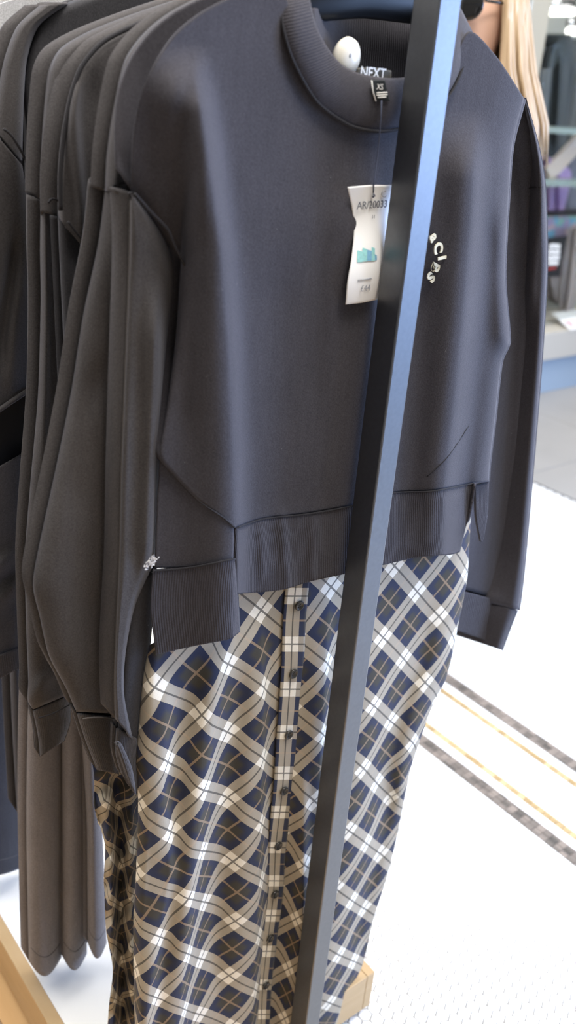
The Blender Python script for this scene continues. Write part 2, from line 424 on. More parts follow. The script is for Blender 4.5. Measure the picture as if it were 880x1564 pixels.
for (xc, w), rows, mt in zip(BANDS, (2, 1, 1, 2), ('bandbrown', 'bandgold', 'bandgold', 'bandbrown')):
    V, Fc = band_tiles(xc, w, rows); stuff(mesh_obj('band_tiles', V, Fc, M[mt], floor, smooth=False))
M['slab'] = plain('grey_stone_slab', (0.36, 0.345, 0.325), 0.35, 0, 0.12, 4)
for i in range(5):
    for j in range(6):
        x0 = XG+0.003+i*0.78; y0 = -1.7+j*0.78
        if y0+0.7 > 3.0 and False: continue
        box('stone_slab', (x0, y0, -0.004), (x0+0.776, y0+0.776, 0.0005), M['slab'], floor, 0.001)
structure(box('trim_4', (XW-0.001, -1.7, -0.0035), (XW+0.024, 2.55, 0.0008), M['chrome']))
structure(box('trim_1', (XG-0.008, -1.7, -0.004), (XG+0.002, 2.95, 0.002), M['chrome']))

# ================================================================== GARMENT RAIL
YP = 0.645; XP = 0.661
rack = thing('garment_rail', 'black square post garment rail on a pale wooden base with white top', 'clothes rail', (0.6745, YP+0.016, 0))
box('post', (XP, YP, 0.0), (XP+0.0275, YP+0.033, 1.70), M['postmetal'], rack, 0.0018)
box('post', (XP, 1.76, 0.0), (XP+0.0275, 1.793, 1.70), M['postmetal'], rack, 0.0018)
box('top_bar', (XP, YP+0.0335, 1.67), (XP+0.0275, 1.7595, 1.70), M['postmetal'], rack, 0.0018)
BX0, BX1, BY0, BY1, BZ = 0.389, 0.876, 0.710, 1.74, 0.10
box('base_board', (BX0, BY0, 0.018), (BX0+0.021, BY1, BZ), M['wood'], rack, 0.0012)
box('base_board', (BX1-0.017, BY0, 0.018), (BX1, BY1, BZ), M['wood'], rack, 0.0012)
box('base_board', (BX0+0.0215, BY0, 0.018), (BX1-0.0175, BY0+0.018, BZ), M['wood'], rack, 0.0012)
box('base_board', (BX0+0.0215, BY1-0.018, 0.018), (BX1-0.0175, BY1, BZ), M['wood'], rack, 0.0012)
box('base_panel', (BX0+0.0215, BY0+0.0185, 0.06), (BX1-0.0175, BY1-0.0185, BZ-0.002), M['whitepanel'], rack)
box('base_plinth', (BX0+0.02, BY0+0.04, 0.0), (BX1-0.03, BY1-0.04, 0.0178), M['hanger'], rack)
box('bracket', (XP-0.01, YP+0.0332, 0.03), (XP+0.0375, BY0-0.0003, 0.075), M['postmetal'], rack, 0.001)

# ================================================================== FRONT GARMENT: sweatshirt with a tartan dress under it
ga = thing('layered_dress', 'front navy sweatshirt with blue and cream tartan button-through skirt, behind the post', 'dress', tuple(P(590, 500, 0.71)))
YA = 0.700
foldA = ridges([
    ([(296, 120), (312, 220), (334, 380), (346, 540), (352, 700), (354, 800), (352, 980)], 0.030, 60, 20),
    ([(286, 140), (272, 250), (272, 350)], -0.008, 20, 24),
    ([(560, 300), (566, 420), (562, 600), (545, 780), (532, 890)], 0.012, 80, 24),
    ([(430, 420), (424, 600), (418, 760)], -0.005, 40, 40),
    ([(722, 220), (716, 340), (704, 480), (690, 620), (676, 740), (672, 850)], 0.024, 44, 20),
    ([(770, 330), (772, 440), (774, 520)], 0.010, 14, 12),
    ([(745, 330), (742, 500), (726, 640), (712, 730)], -0.006, 18, 18),
    ([(640, 420), (630, 600), (622, 740)], -0.006, 34, 30),
    ([(432, 790), (436, 850), (440, 900)], 0.004, 10, 8), ([(398, 800), (402, 860)], 0.003, 8, 8), ([(480, 800), (478, 870)], 0.003, 9, 9),
    ([(310, 330), (296, 480), (280, 620)], -0.004, 22, 20), ([(500, 260), (488, 420), (480, 560)], -0.003, 22, 18),
])
topA = [(200, 290), (204, 205), (216, 142), (240, 90), (272, 48), (310, 18), (360, -8), (418, -32), (425, 8), (432, 50), (447, 96), (482, 155), (530, 190), (572, 200), (612, 196), (652, 178), (684, 146), (702, 112), (722, 48), (760, 88), (802, 152)]
topBody = topA[:8]+[(440, 6), (458, 58), (480, 110), (506, 155), (536, 180), (572, 190), (610, 186), (645, 168), (672, 138), (692, 100), (718, 48), (760, 88), (802, 152)]
leftA = [(200, 290), (228, 325), (262, 375), (276, 402), (270, 500), (264, 560), (252, 640), (244, 695), (262, 722), (300, 762), (340, 790), (359, 806)]
rightA = [(802, 152), (784, 222), (778, 300), (772, 420), (779, 520), (767, 552), (757, 640), (749, 705), (747, 736)]
hemA = [(359, 806), (400, 793), (470, 785), (540, 772), (600, 753), (660, 750), (724, 738), (747, 736)]
body = cloth('sweatshirt_body', coons(leftA, rightA, topBody, hemA, 230, 170, 0.9, 3.0), YA, M['navy'], ga, D=0.022, fold=foldA, el=0.10, er=0.07, eL=sw(0.45, 0.75))
gA = body.g; VA = body.V
# panel wrapping round from the back at the left, with its own longer rib
sideY = lambda s, t, g: 0.008*(1-s)**2
sp = cloth('side_panel', coons([(244, 695), (240, 760), (236, 868)], [(359, 806), (359, 830), (358, 853)], [(244, 695), (262, 722), (300, 762), (340, 790), (359, 806)], [(236, 868), (290, 866), (358, 853)], 60, 50), YA, M['navy'], ga, fold=foldA, back=False, extra=sideY, el=0.001, er=0.02, thick=0.003)
sr = cloth('side_rib', coons([(233, 872), (230, 930), (238, 1000)], [(360, 853), (364, 900), (367, 965)], [(233, 872), (290, 867), (358, 854)], [(238, 1000), (300, 986), (350, 976), (366, 965)], 70, 40), YA, M['navy_rib'], ga, fold=foldA, back=False, extra=sideY, el=0.001, er=0.02, thick=0.0035, lead=0.0015)
fr = cloth('hem_rib', coons([(346, 812), (349, 850), (352, 907)], [(723, 741), (713, 800), (703, 843)], [(346, 812)]+hemA[1:-1]+[(723, 741)], [(352, 907), (366, 907), (430, 901), (475, 888), (530, 876), (590, 862), (640, 851), (690, 847), (703, 843)], 150, 40), YA, M['navy_rib'], ga, fold=foldA, back=False, el=0.001, er=0.03, thick=0.0035, lead=0.0008, extra=lambda s, t, g: 0.020*np.clip(1-(g[..., 0]-346)/16, 0, 1))
br = cloth('back_rib', coons([(726, 742), (728, 790), (735, 828)], [(747, 737), (745, 785), (738, 828)], [(726, 742), (747, 737)], [(735, 828), (738, 828)], 16, 40), YA+0.018, M['navy_rib'], ga, back=False, thick=0.004, el=0.3, er=0.3)
# collar: front band, then the back of the neck seen inside
cin = [(470, -34), (474, 0), (483, 38), (500, 72), (522, 98), (550, 112), (590, 119), (622, 117), (652, 102), (674, 76), (692, 40), (702, 8)]
cout = topA[7:19]
fcol = cloth('collar', coons([cin[0], cout[0]], [cin[-1], cout[-1]], cin, cout, 120, 24), YA, M['navy_rib'], ga, back=False, fold=lambda g: 0.004*np.ones(g.shape[:2]), extra=lambda s, t, g: -0.007*np.sin(np.pi*t)**0.7+0.03*(2*s-1)**6, thick=0.003, el=0.001, er=0.001)
YN = YA+0.075
bcol = cloth('back_collar', coons([(478, 12), (482, 60), (492, 128)], [(700, 12), (690, 70), (676, 128)], [(478, 12), (520, 14), (560, 15), (610, 14), (660, 13), (700, 12)], [(492, 128), (550, 142), (620, 142), (676, 128)], 80, 30), YN, M['navy_rib'], ga, back=False, extra=lambda s, t, g: -0.045*(2*s-1)**4-0.006*np.sin(np.pi*t), thick=0.003, el=0.001, er=0.001)
bk = cloth('sweatshirt_back', coons([(490, 122), (440, 250), (400, 420)], [(680, 122), (720, 250), (740, 420)], [(490, 122), (550, 136), (620, 136), (680, 122)], [(400, 420), (560, 420), (740, 420)], 40, 30), YN+0.004, M['navy'], ga, back=False, thick=0.002)
seam('collar_seam', curve([tuple(v) for v in [(0, 0), (1, 1)]], 2)[:0].tolist() or [tuple(p) for p in fcol.V[-1, 6:-4]], M['thread'], ga, 0.0016, 0.002)
seam('hem_seam', [tuple(p) for p in fr.V[0, 7:-1]], M['thread'], ga, 0.0010, 0.0004)
seam('panel_seam', [tuple(p) for p in sp.V[0, 2:]], M['thread'], ga, 0.0010, 0.0012)
seam('rib_seam', [tuple(p) for p in sr.V[0, 1:]], M['thread'], ga, 0.0010, 0.0006)
pts = [near(body, x, y) for x, y in curve([(652, 728), (664, 718), (682, 700), (702, 672), (716, 650)], 24)]
seam('panel_seam', pts, M['thread'], ga, 0.0007, 0.0002)
# right sleeve and cuff, hanging behind the right edge
slR = cloth('sleeve', ruled([(790, 150), (778, 225), (770, 300), (764, 420), (762, 520), (754, 600), (742, 720), (728, 830), (708, 885), (698, 908)],
                            [(803, 150), (823, 222), (833, 285), (836, 400), (830, 520), (821, 640), (813, 735), (803, 850), (797, 905), (793, 932)], 40, 110), YA+0.040, M['navy'], ga, D=0.022, el=0.5, er=0.15, extra=lambda s, t, g: 0.075*(1-s),
            fold=ridges([([(828, 290), (818, 360), (812, 440)], 0.006, 12, 10), ([(800, 180), (806, 240)], -0.006, 14, 14), ([(735, 905), (745, 908)], 0.004, 20, 20)]))
seam('armhole_seam', [tuple(near(slR, x, y)) for x, y in curve([(786, 297), (806, 288), (829, 285)], 12)], M['thread'], ga, 0.0009, 0.0004)
cloth('cuff', ruled([(698, 909), (697, 940), (697, 970)], [(790, 932), (779, 960), (767, 993)], 30, 24), YA+0.042, M['navy_rib'], ga, D=0.018, el=0.5, er=0.15, extra=lambda s, t, g: 0.075*(1-s))
# left sleeve hanging in front of the next garment
foldS = ridges([([(238, 470), (242, 600), (240, 720), (233, 830)], 0.012, 20, 10), ([(212, 420), (208, 640), (204, 820)], -0.003, 14, 14)])
slL = cloth('sleeve', ruled([(200, 294), (198, 400), (192, 560), (186, 720), (183, 850), (178, 960), (175, 1040), (176, 1098)],
                            [(268, 388), (262, 470), (250, 560), (246, 640), (241, 720), (237, 850), (216, 905), (216, 1108)][:0] or [(200, 294), (245, 352), (268, 410), (256, 520), (248, 620), (242, 740), (236, 852), (206, 930), (192, 1000), (190, 1060), (204, 1130)], 44, 130),
            YA+0.012, M['charcoal'], ga, D=0.020, el=0.25, er=0.35, fold=foldS, eL=lambda t: 0.45+0*t)  # sleeve of the navy sweatshirt; warm side light put into its colour
slI = cloth('sleeve_inside', ruled([(205, 900), (190, 990), (182, 1090), (178, 1140)], [(240, 866), (232, 960), (224, 1040), (216, 1128)], 24, 40), YA+0.022, M['blackcloth'], ga, D=0.008, el=0.4, er=0.4)
cloth('cuff', ruled([(177, 1112), (176, 1150), (184, 1180)], [(214, 1130), (212, 1180), (209, 1212)], 24, 20), YA+0.020, M['warmlit_charcoal_rib'], ga, D=0.010, el=0.4, er=0.4)
cloth('cuff_edge', ruled([(178, 1140), (188, 1170), (198, 1196)], [(186, 1136), (202, 1174), (208, 1212)], 10, 16), YA+0.006, M['warmlit_charcoal_rib'], ga, D=0.004, el=0.4, er=0.4)
seam('armhole_seam', [tuple(P(x, y, YA+0.005)) for x, y in curve([(200, 294), (228, 325), (250, 348), (262, 375), (277, 404)], 30)], M['thread'], ga, 0.0012, 0.006)
seam('sleeve_crease', [tuple(p) for p in slL.V[2:-2, 0]], M['softthread'], ga, 0.0008, 0.0)
# the fluffy wear mark on the sleeve edge
L_ = []
for i in range(70):
    u_ = random.gauss(0, 1); c = P(230+u_*4+random.gauss(0, 2), 860-u_*4+random.gauss(0, 3), YA-0.0065); d = Vector((random.gauss(0, 1), -0.4, random.gauss(0, 1))).normalized()
    L_.append(tube_data([c, c+d*0.0016, c+d*0.0026+Vector((0, 0, random.uniform(-0.001, 0.001)))], [0.0003, 0.0004, 0.0002], 4))
V, Fc = join_data(L_); mesh_obj('lint_tuft', V, Fc, M['lint'], ga)

# tartan skirt
YD = 0.712
foldD = ridges([
    ([(341, 985), (322, 1100), (310, 1200), (294, 1330), (283, 1430), (270, 1570)], 0.017, 40, 16),
    ([(252, 1060), (246, 1200), (258, 1330), (226, 1514), (222, 1570)], 0.010, 26, 13),
    ([(396, 960), (400, 1100), (396, 1250), (392, 1400), (384, 1570)], 0.013, 42, 9),
    ([(500, 930), (494, 1060), (488, 1180), (492, 1300), (480, 1430), (456, 1570)], 0.016, 34, 9),
    ([(462, 1200), (462, 1300), (462, 1420), (452, 1570)], 0.008, 16, 9),
    ([(430, 1290), (422, 1420), (410, 1570)], -0.006, 16, 14),
    ([(573, 1010), (560, 1150), (545, 1250), (520, 1390), (500, 1500)], 0.006, 26, 24),
    ([(655, 900), (640, 1010), (610, 1100), (590, 1200)], -0.009, 30, 26),
    ([(690, 880), (668, 1000), (634, 1080), (612, 1170)], 0.008, 18, 20),
    ([(600, 1200), (580, 1300), (550, 1420)], -0.006, 16, 16),
    ([(300, 1020), (282, 1130), (268, 1250), (250, 1420)], -0.007, 22, 20),
    ([(370, 1010), (352, 1150), (338, 1300), (325, 1450)], -0.007, 22, 22),
])
foldDD = lambda g: foldD(g)*np.interp(g[..., 1], [860, 900, 1060, 1250, 1400], [0.0, 0.25, 0.9, 1.15, 1.35])
plk = [(456, 880), (450, 950), (447, 1028), (440, 1121), (434, 1206), (424, 1290), (420, 1365), (412, 1430), (404, 1500), (400, 1580)]
dl = [(228, 985), (219, 1030), (215, 1070), (211, 1120), (208, 1160), (211, 1230), (208, 1330), (204, 1400), (204, 1470), (207, 1640)]
dr = [(722, 745), (716, 850), (713, 890), (699, 960), (691, 1000), (680, 1040), (660, 1080), (642, 1130), (626, 1180), (610, 1260), (594, 1330), (572, 1400), (555, 1470), (534, 1520), (516, 1600)]
dg = coons(dl, dr, [(228, 985), (330, 930), (366, 860), (480, 840), (600, 800), (722, 745)], [(207, 1640), (300, 1650), (400, 1648), (516, 1600)], 260, 230)
skirt = cloth('tartan_skirt', dg, YD, M['tartan'], ga, D=0.0, fold=foldDD, back=False, el=0.03, er=0.03, uvmode='bias', uvref=plk, uvscale=0.075, thick=0.0012,
              extra=lambda s, t, g: 0.010*np.clip(1-s/0.04, 0, 1)**2+0.008*np.clip(1-(1-s)/0.04, 0, 1)**2)
# button placket on the straight grain
pw = np.interp(np.linspace(0, 1, 120), [0, 0.5, 0.6, 1], [17.5, 16, 13, 11])
pc = curve(plk, 120); pg = pc[:, None]+np.linspace(-1, 1, 12)[None, :, None]*pw[:, None, None]*np.array([1, 0.0])
YPl = np.interp(pc[:, 1], skirt.g[:, 120, 1], skirt.V[:, 120, 1])
Yk = np.array([[float(skirt.V[np.unravel_index(np.argmin(np.hypot(skirt.g[..., 0]-x, skirt.g[..., 1]-y)), skirt.g.shape[:2])][1]) for x, y in row[::3]] for row in pg[::4]])
Yk = Yk.mean(axis=1); Ypl = np.interp(np.arange(120), np.arange(0, 120, 4), Yk)
placket = cloth('button_placket', pg, 0.0, M['tartan'], ga, back=False, uvmode='metric', uvref=0.5, uvscale=0.066, thick=0.0012, extra=lambda s, t, g: Ypl[:, None]-0.003+0*s, el=0.001, er=0.001)
ul = placket.o.data.uv_layers[0]; a = np.empty(len(ul.data)*2, np.float32); ul.data.foreach_get('uv', a); a[0::2] += 0.55; a[1::2] += 0.1; ul.data.foreach_set('uv', a)
def button_mesh():
    prof = [(0, 0.0010), (0.0030, 0.0010), (0.0036, 0.0020), (0.0047, 0.0021), (0.0054, 0.0012), (0.0052, 0), (0, 0)]
    n = 20; V = []; Fc = []
    for r, z in prof:
        for k in range(n): V.append((r*math.cos(2*math.pi*k/n), -z, r*math.sin(2*math.pi*k/n)))
    for i in range(len(prof)-1):
        for k in range(n): Fc.append((i*n+k, i*n+(k+1) % n, (i+1)*n+(k+1) % n, (i+1)*n+k))
    return V, Fc
bV, bF = button_mesh(); bV = [tuple(1.22*c for c in v) for v in bV]; bme = None
hl = [((sx*0.0014), -0.00145, sz*0.0014) for sx in (-1, 1) for sz in (-1, 1)]
hp = []
for c in hl:
    hp.append(([(c[0]+0.0006*math.cos(k*math.pi/4), c[1], c[2]+0.0006*math.sin(k*math.pi/4)) for k in range(8)], [tuple(range(8))]))
hV, hF = join_data(hp)
for i, (x, y) in enumerate(((456, 924), (447, 1028), (440, 1121), (433, 1207), (424, 1291), (419, 1365), (412, 1432), (405, 1504))):
    p = np.array(near(placket, x, y))+np.array([0, -0.0012, 0])
    if bme is None:
        b0 = mesh_obj('button', bV, bF, M['button'], None); bme = b0.data; b0.parent = ga; h0 = mesh_obj('button_holes', hV, hF, M['buttonhole'], None); h0.parent = b0; b, h = b0, h0
    else:
        b = b0.copy(); COL.objects.link(b); b.parent = ga; h = h0.copy(); COL.objects.link(h); h.parent = b
    b.location = Vector(p)-ga.location
# neck labels
lab = cloth('brand_label', coons([(545, 104), (545, 121)], [(598, 108), (598, 126)], [(545, 104), (570, 103), (598, 108)], [(545, 121), (572, 121), (598, 126)], 20, 8), YA+0.012, M['labelgrey'], ga, back=False, thick=0.0006)
text_obj('brand_print', 'NEXT', P(570, 112, YA+0.0105), XR, ZU, 0.0125, M['white'], lab.o, 0.0001, 0.0002)
sz = cloth('size_label', coons([(568, 122), (570, 140), (574, 155)], [(588, 122), (592, 140), (596, 154)], [(568, 122), (588, 122)], [(574, 155), (596, 154)], 12, 12), YA-0.013, M['labelblack'], ga, back=False, thick=0.0008)
ofs = sz.o
text_obj('size_print', 'XS', P(580.5, 133, YA-0.0145), XR, ZU, 0.0068, M['white'], ofs, 0.0001)
for yy, ww in ((141.5, 8), (145, 8), (148.5, 6)):
    a = P(583.5-ww, yy+0.4, YA-0.0145); b = P(583.5+ww, yy-0.4, YA-0.0145)
    tube('small_print', [a, a.lerp(b, 0.5), b], 0.0007, M['white'], ofs, 4)
tube('label_edge', [P(568, 123, YA-0.0142), P(570, 140, YA-0.0142), P(574.5, 154.5, YA-0.0142)], 0.0006, M['white'], ofs, 5)
# embroidered letters round an arc on the chest
for ch, x, y, rot in (('a', 656.5, 361, -62), ('C', 663.0, 377.5, -78), ('I', 668.5, 392.5, -84), ('B', 658.8, 406.5, -112), ('S', 652.0, 421.5, -128)):
    p = near(body, x, y)+Vector((0, -0.0058, 0)); a = math.radians(rot)
    text_obj('embroidered_letter', ch, p, (math.cos(a), 0, math.sin(a)), (-math.sin(a), 0, math.cos(a)), 0.0165, M['cream'], ga, 0.0006, 0.0007)

# hanger of the front garment
hg = thing('clothes_hanger', 'black plastic hanger inside the neck of the front navy sweatshirt', 'hanger', tuple(P(560, -10, YA+0.04)))
YH = YA+0.048
def hp_(x, y): return P(x, y, YH)
arm = []
for x, y in curve([(408, 40), (440, 16), (490, 2), (560, -8), (640, 8), (680, 26), (720, 62)], 30): arm.append((x, y))
V = []; Fc = []
for i, (x, y) in enumerate(arm):
    c = hp_(x, y); s = math.sin(math.pi*i/29)
    hh = 0.006+0.014*s; dd = 0.003+0.006*s
    for k in range(12):
        a = 2*math.pi*k/12; V.append(tuple(c+Vector((0, dd*math.cos(a), hh*math.sin(a)))))
for i in range(29):
    for k in range(12): Fc.append((i*12+k, i*12+(k+1) % 12, (i+1)*12+(k+1) % 12, (i+1)*12+k))
Fc += [tuple(range(12)), tuple(range(29*12, 30*12))]
mesh_obj('hanger_arms', V, Fc, M['hanger'], hg)
c = hp_(560, -18); cx, cy, cz = 0.6745, c.y, 1.7065
hk = [Vector((c.x, cy, c.z-0.01)), Vector((c.x*0.7+cx*0.3, cy, c.z+0.03)), Vector((cx+0.012, cy, 1.625)), Vector((cx+0.030, cy, 1.66))]
for k in range(9):
    a = math.radians(-20+k*25); hk.append(Vector((cx+0.021*math.cos(a)+0.004, cy, 1.694+0.021*math.sin(a))))
hk = [Vector((p.x, p.y, p.z)) for p in hk]
tube('hook', hk, 0.0018, M['chrome'], hg, 8)

# price tag on its cord
pt = thing('price_tag', 'white curled price tag hanging on a dark cord at the sweatshirt front', 'tag', tuple(P(565, 375, YA-0.016)))
YT = YA-0.0175
tg = cloth('card', coons([(531, 286), (538, 318), (541, 352), (537, 395), (531, 430), (528, 465)], [(600, 283), (594, 325), (588, 365), (585, 400), (582, 430), (578, 457)], [(531, 286), (565, 283), (600, 283)], [(528, 465), (555, 462), (578, 457)], 24, 60), YT, M['card'], pt, back=False, thick=0.0005,
           extra=lambda s, t, g: 0.005*np.sin(2*np.pi*t*0.9+0.3)+0.003*(2*s-1)**2)
def tagp(x, y): return near(tg, x, y)+Vector((0, -0.0009, 0))
xd = (P(590, 313, YT)-P(545, 316, YT)); yd = ZU
text_obj('code_print', 'AR/20033', tagp(568, 313), xd, yd, 0.0098, M['ink'], tg.o, 0.0001)
text_obj('small_code_print', '11', tagp(569.5, 331), xd, yd, 0.0048, M['ink'], tg.o, 0.0001)
text_obj('price_print', '£44', tagp(557.5, 440), xd, yd, 0.0088, M['greyink'], tg.o, 0.0001)
a, b = tagp(546, 428), tagp(567, 425); tube('rule_print', [a, a.lerp(b, 0.5), b], 0.0006, M['greyink'], tg.o, 4)
for i, (x0, x1, y0, y1, mt) in enumerate(((545, 553, 382, 400, 'teal'), (553, 560, 378, 399, 'teal'), (560, 567, 381, 398, 'tealdark'), (567, 572, 377, 398, 'teal'), (572, 575, 388, 397, 'tealdark'))):
    q = [tagp(x0, y1), tagp(x1, y1), tagp(x1, y0+2), tagp(x0, y0)]
    mesh_obj('picture_print', [tuple(v) for v in q], [(0, 1, 2, 3)], M[mt], tg.o, False)
lp = [tagp(586+4*math.cos(t_), 296+5*math.sin(t_)) for t_ in np.linspace(0.6, 5.4, 10)]
tube('swirl_print', lp, 0.0004, M['greyink'], tg.o, 4)
cord = [P(583, 153, YA-0.0150), P(582, 180, YA-0.016), P(580, 205, YA-0.014), P(577, 235, YA-0.013), P(573, 265, YA-0.014), P(571, 284, YA-0.0195), tagp(569.5, 294)]
tube('cord', cord, 0.00075, M['string'], pt, 6)
k_ = tagp(569.5, 296); tube('cord_knot', [k_, k_+Vector((0.001, -0.0012, -0.0015)), k_+Vector((-0.0008, -0.0004, -0.003))], 0.0010, M['string'], pt, 6)

# anti-theft tag
stg = thing('security_tag', 'white round security tag pinned inside the front collar', 'security tag', tuple(P(530, 88, YA+0.03)))
def lens(c, rx, rz, th, n=28):
    V, Fc = [], []
    pr = [(0.0, 1.0), (0.35, 0.97), (0.7, 0.8), (0.92, 0.45), (1.0, 0.0), (0.92, -0.45), (0.5, -0.8), (0.0, -0.9)]
    tilt = math.radians(14)
    for r, h in pr:
        for k in range(n):
            a = 2*math.pi*k/n; x = r*rx*math.cos(a); z = r*rz*math.sin(a)
            V.append(tuple(Vector(c)+Vector((x*math.cos(tilt)+z*math.sin(tilt), -h*th, z*math.cos(tilt)-x*math.sin(tilt)))))
    for i in range(len(pr)-1):
        for k in range(n): Fc.append((i*n+k, i*n+(k+1) % n, (i+1)*n+(k+1) % n, (i+1)*n+k))
    return V, Fc
c = P(529, 88, YA+0.036)
V, Fc = lens(c, 0.0155, 0.0180, 0.0085); mesh_obj('tag_shell', V, Fc, M['tagplastic'], stg)
V, Fc = lens(P(535, 85, YA+0.0278), 0.0015, 0.0022, 0.0006, 12); mesh_obj('pin_hole', V, Fc, M['greyink'], stg)

# ================================================================== SECOND GARMENT (same style)
gb = thing('layered_dress', 'second charcoal sweatshirt with crumpled tartan skirt, between front sleeve and taupe trousers', 'dress', tuple(P(180, 600, 0.75)))
YB = 0.752
cloth('sweatshirt_body', coons([(460, -32), (330, -14), (265, 15), (222, 48), (190, 92), (173, 165), (163, 235), (160, 292)], [(470, -30), (470, 100), (470, 320)], [(460, -32), (470, -30)], [(160, 292), (200, 294), (330, 310), (470, 320)], 90, 110), YB, M['charcoal'], gb, D=0.020, el=0.06, er=0.1,
      fold=ridges([([(196, 130), (184, 200), (180, 270)], 0.006, 10, 8), ([(214, 120), (206, 200), (204, 270)], -0.010, 10, 14)]))
foldB = ridges([([(120, 620), (100, 760), (85, 860), (110, 1000)], 0.004, 30, 40), ([(150, 560), (128, 640), (120, 740)], -0.005, 18, 20), ([(140, 900), (130, 1040)], -0.004, 24, 24), ([(186, 300), (178, 700), (170, 1000), (168, 1090)], 0.006, 16, 10)])
slB = cloth('sleeve', ruled([(160, 287), (150, 370), (127, 480), (108, 600), (88, 700), (79, 742), (60, 830), (50, 892), (60, 940), (74, 1000), (100, 1050), (116, 1087)],
                            [(214, 264), (214, 400), (208, 560), (202, 720), (199, 850), (194, 960), (188, 1040), (186, 1090)], 60, 140), YB+0.004, M['charcoal'], gb, D=0.024, el=0.45, er=0.06, fold=foldB)
cloth('cuff', ruled([(117, 1090), (130, 1130), (148, 1176)], [(180, 1096), (180, 1140), (182, 1182)], 30, 24), YB+0.008, M['warmlit_charcoal_rib'], gb, D=0.016, el=0.4, er=0.3)
seam('armhole_seam', [tuple(P(x, y, YB+0.004)) for x, y in curve([(161, 286), (172, 279), (188, 277), (201, 276)], 12)], M['thread'], gb, 0.0011, 0.008)
seam('cuff_seam', [tuple(P(x, y, YB+0.004)) for x, y in curve([(120, 1090), (140, 1088), (160, 1089), (178, 1094)], 12)], M['softthread'], gb, 0.0007, 0.010)
seam('sleeve_crease', [tuple(p) for p in slB.V[4:-2, -16]], M['softthread'], gb, 0.0007, 0.0)
# narrow crumpled tartan edge below it
foldE = ridges([([(178, 1200), (186, 1290), (184, 1400), (188, 1570)], -0.016, 9, 9), ([(160, 1200), (170, 1300), (172, 1420), (176, 1570)], 0.014, 12, 8), ([(200, 1200), (198, 1320), (200, 1450), (204, 1570)], 0.015, 10, 12), ([(146, 1220), (150, 1260), (160, 1340), (163, 1440)], -0.006, 7, 7)])
skB = cloth('tartan_skirt', ruled([(130, 1100), (143, 1180), (146, 1235), (160, 1290), (159, 1340), (162, 1420), (172, 1480), (166, 1540), (160, 1640)], [(232, 1100), (226, 1200), (228, 1300), (224, 1400), (226, 1500), (232, 1640)], 90, 150), YB+0.030, M['tartan'], gb, back=False, fold=foldE, uvmode='bias', uvref=0.2, uvscale=0.062, thick=0.0012, el=0.001, er=0.001,
            extra=lambda s, t, g: 0.004*np.sin(t*70+s*5))

# ================================================================== THIRD GARMENT: smooth body with dropped shoulder seam
gd = thing('sweatshirt', 'third charcoal sweatshirt with a slanting shoulder seam, half hidden by the second sleeve', 'sweatshirt', tuple(P(120, 300, 0.84)))
YDD = 0.835
foldT = ridges([([(116, 100), (112, 170), (118, 250), (126, 320)], 0.012, 12, 8), ([(140, 120), (134, 220), (140, 320)], -0.006, 14, 20)])
cloth('sweatshirt_body', coons([(460, -42), (350, -18), (276, 8), (212, 34), (155, 62), (122, 98), (106, 140), (94, 200), (88, 262), (88, 330)], [(470, -40), (470, 200), (470, 420)], [(460, -42), (470, -40)], [(88, 330), (110, 358), (145, 388), (300, 400), (470, 420)], 100, 120), YDD, M['charcoal'], gd, D=0.026, el=0.05, er=0.1, fold=foldT)
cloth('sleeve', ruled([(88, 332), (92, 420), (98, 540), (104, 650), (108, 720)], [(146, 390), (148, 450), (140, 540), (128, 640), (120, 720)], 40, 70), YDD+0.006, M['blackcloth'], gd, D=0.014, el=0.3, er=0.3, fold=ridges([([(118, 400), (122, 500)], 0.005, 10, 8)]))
seam('armhole_seam', [tuple(P(x, y, YDD+0.002)) for x, y in curve([(89, 333), (108, 358), (128, 374), (146, 389)], 20)], M['thread'], gd, 0.0012, 0.020)
seam('shoulder_seam', [tuple(P(x, y, YDD+0.006)) for x, y in curve([(88, 320), (88, 262), (94, 200), (106, 140), (122, 98), (155, 62), (212, 34), (276, 8), (330, -10)], 60)], M['thread'], gd, 0.0022, 0.006)

# ================================================================== FOURTH GARMENT: long sleeve with a cuff
gc = thing('sweatshirt', 'fourth charcoal sweatshirt, its long sleeve and cuff hanging over taupe trousers', 'sweatshirt', tuple(P(70, 600, 0.88)))
YC = 0.873
cloth('sweatshirt_body', coons([(460, -50), (350, -24), (272, -2), (200, 22), (135, 48), (92, 74), (74, 108), (66, 180), (62, 250), (61, 303)], [(470, -48), (470, 150), (470, 330)], [(460, -50), (470, -48)], [(61, 303), (82, 304), (250, 320), (470, 330)], 100, 120), YC, M['charcoal'], gc, D=0.026, el=0.05, er=0.1,
      fold=ridges([([(74, 140), (68, 220), (66, 300)], 0.006, 6, 6), ([(84, 160), (78, 230)], -0.005, 7, 9)]))
slC = cloth('sleeve', ruled([(62, 305), (61, 380), (62, 460), (58, 600), (46, 740), (38, 850), (40, 960), (43, 1040), (42, 1070), (50, 1084)],
                            [(82, 306), (92, 420), (100, 540), (106, 660), (108, 780), (110, 900), (112, 1000), (106, 1056), (106, 1060)], 40, 120), YC+0.004, M['charcoal'], gc, D=0.022, el=0.35, er=0.4,
            fold=ridges([([(70, 320), (70, 480), (66, 640)], 0.004, 8, 7), ([(60, 1050), (90, 1020)], 0.005, 18, 18), ([(80, 1000), (86, 1040)], -0.004, 14, 10)]))
cloth('cuff', ruled([(50, 1086), (58, 1125), (61, 1156)], [(106, 1062), (108, 1100), (98, 1132)], 30, 24), YC+0.008, M['warmlit_charcoal_rib'], gc, D=0.014, el=0.35, er=0.35)
seam('armhole_seam', [tuple(P(x, y, YC+0.002)) for x, y in curve([(61, 306), (66, 300), (74, 301), (82, 308)], 12)], M['thread'], gc, 0.0012, 0.018)
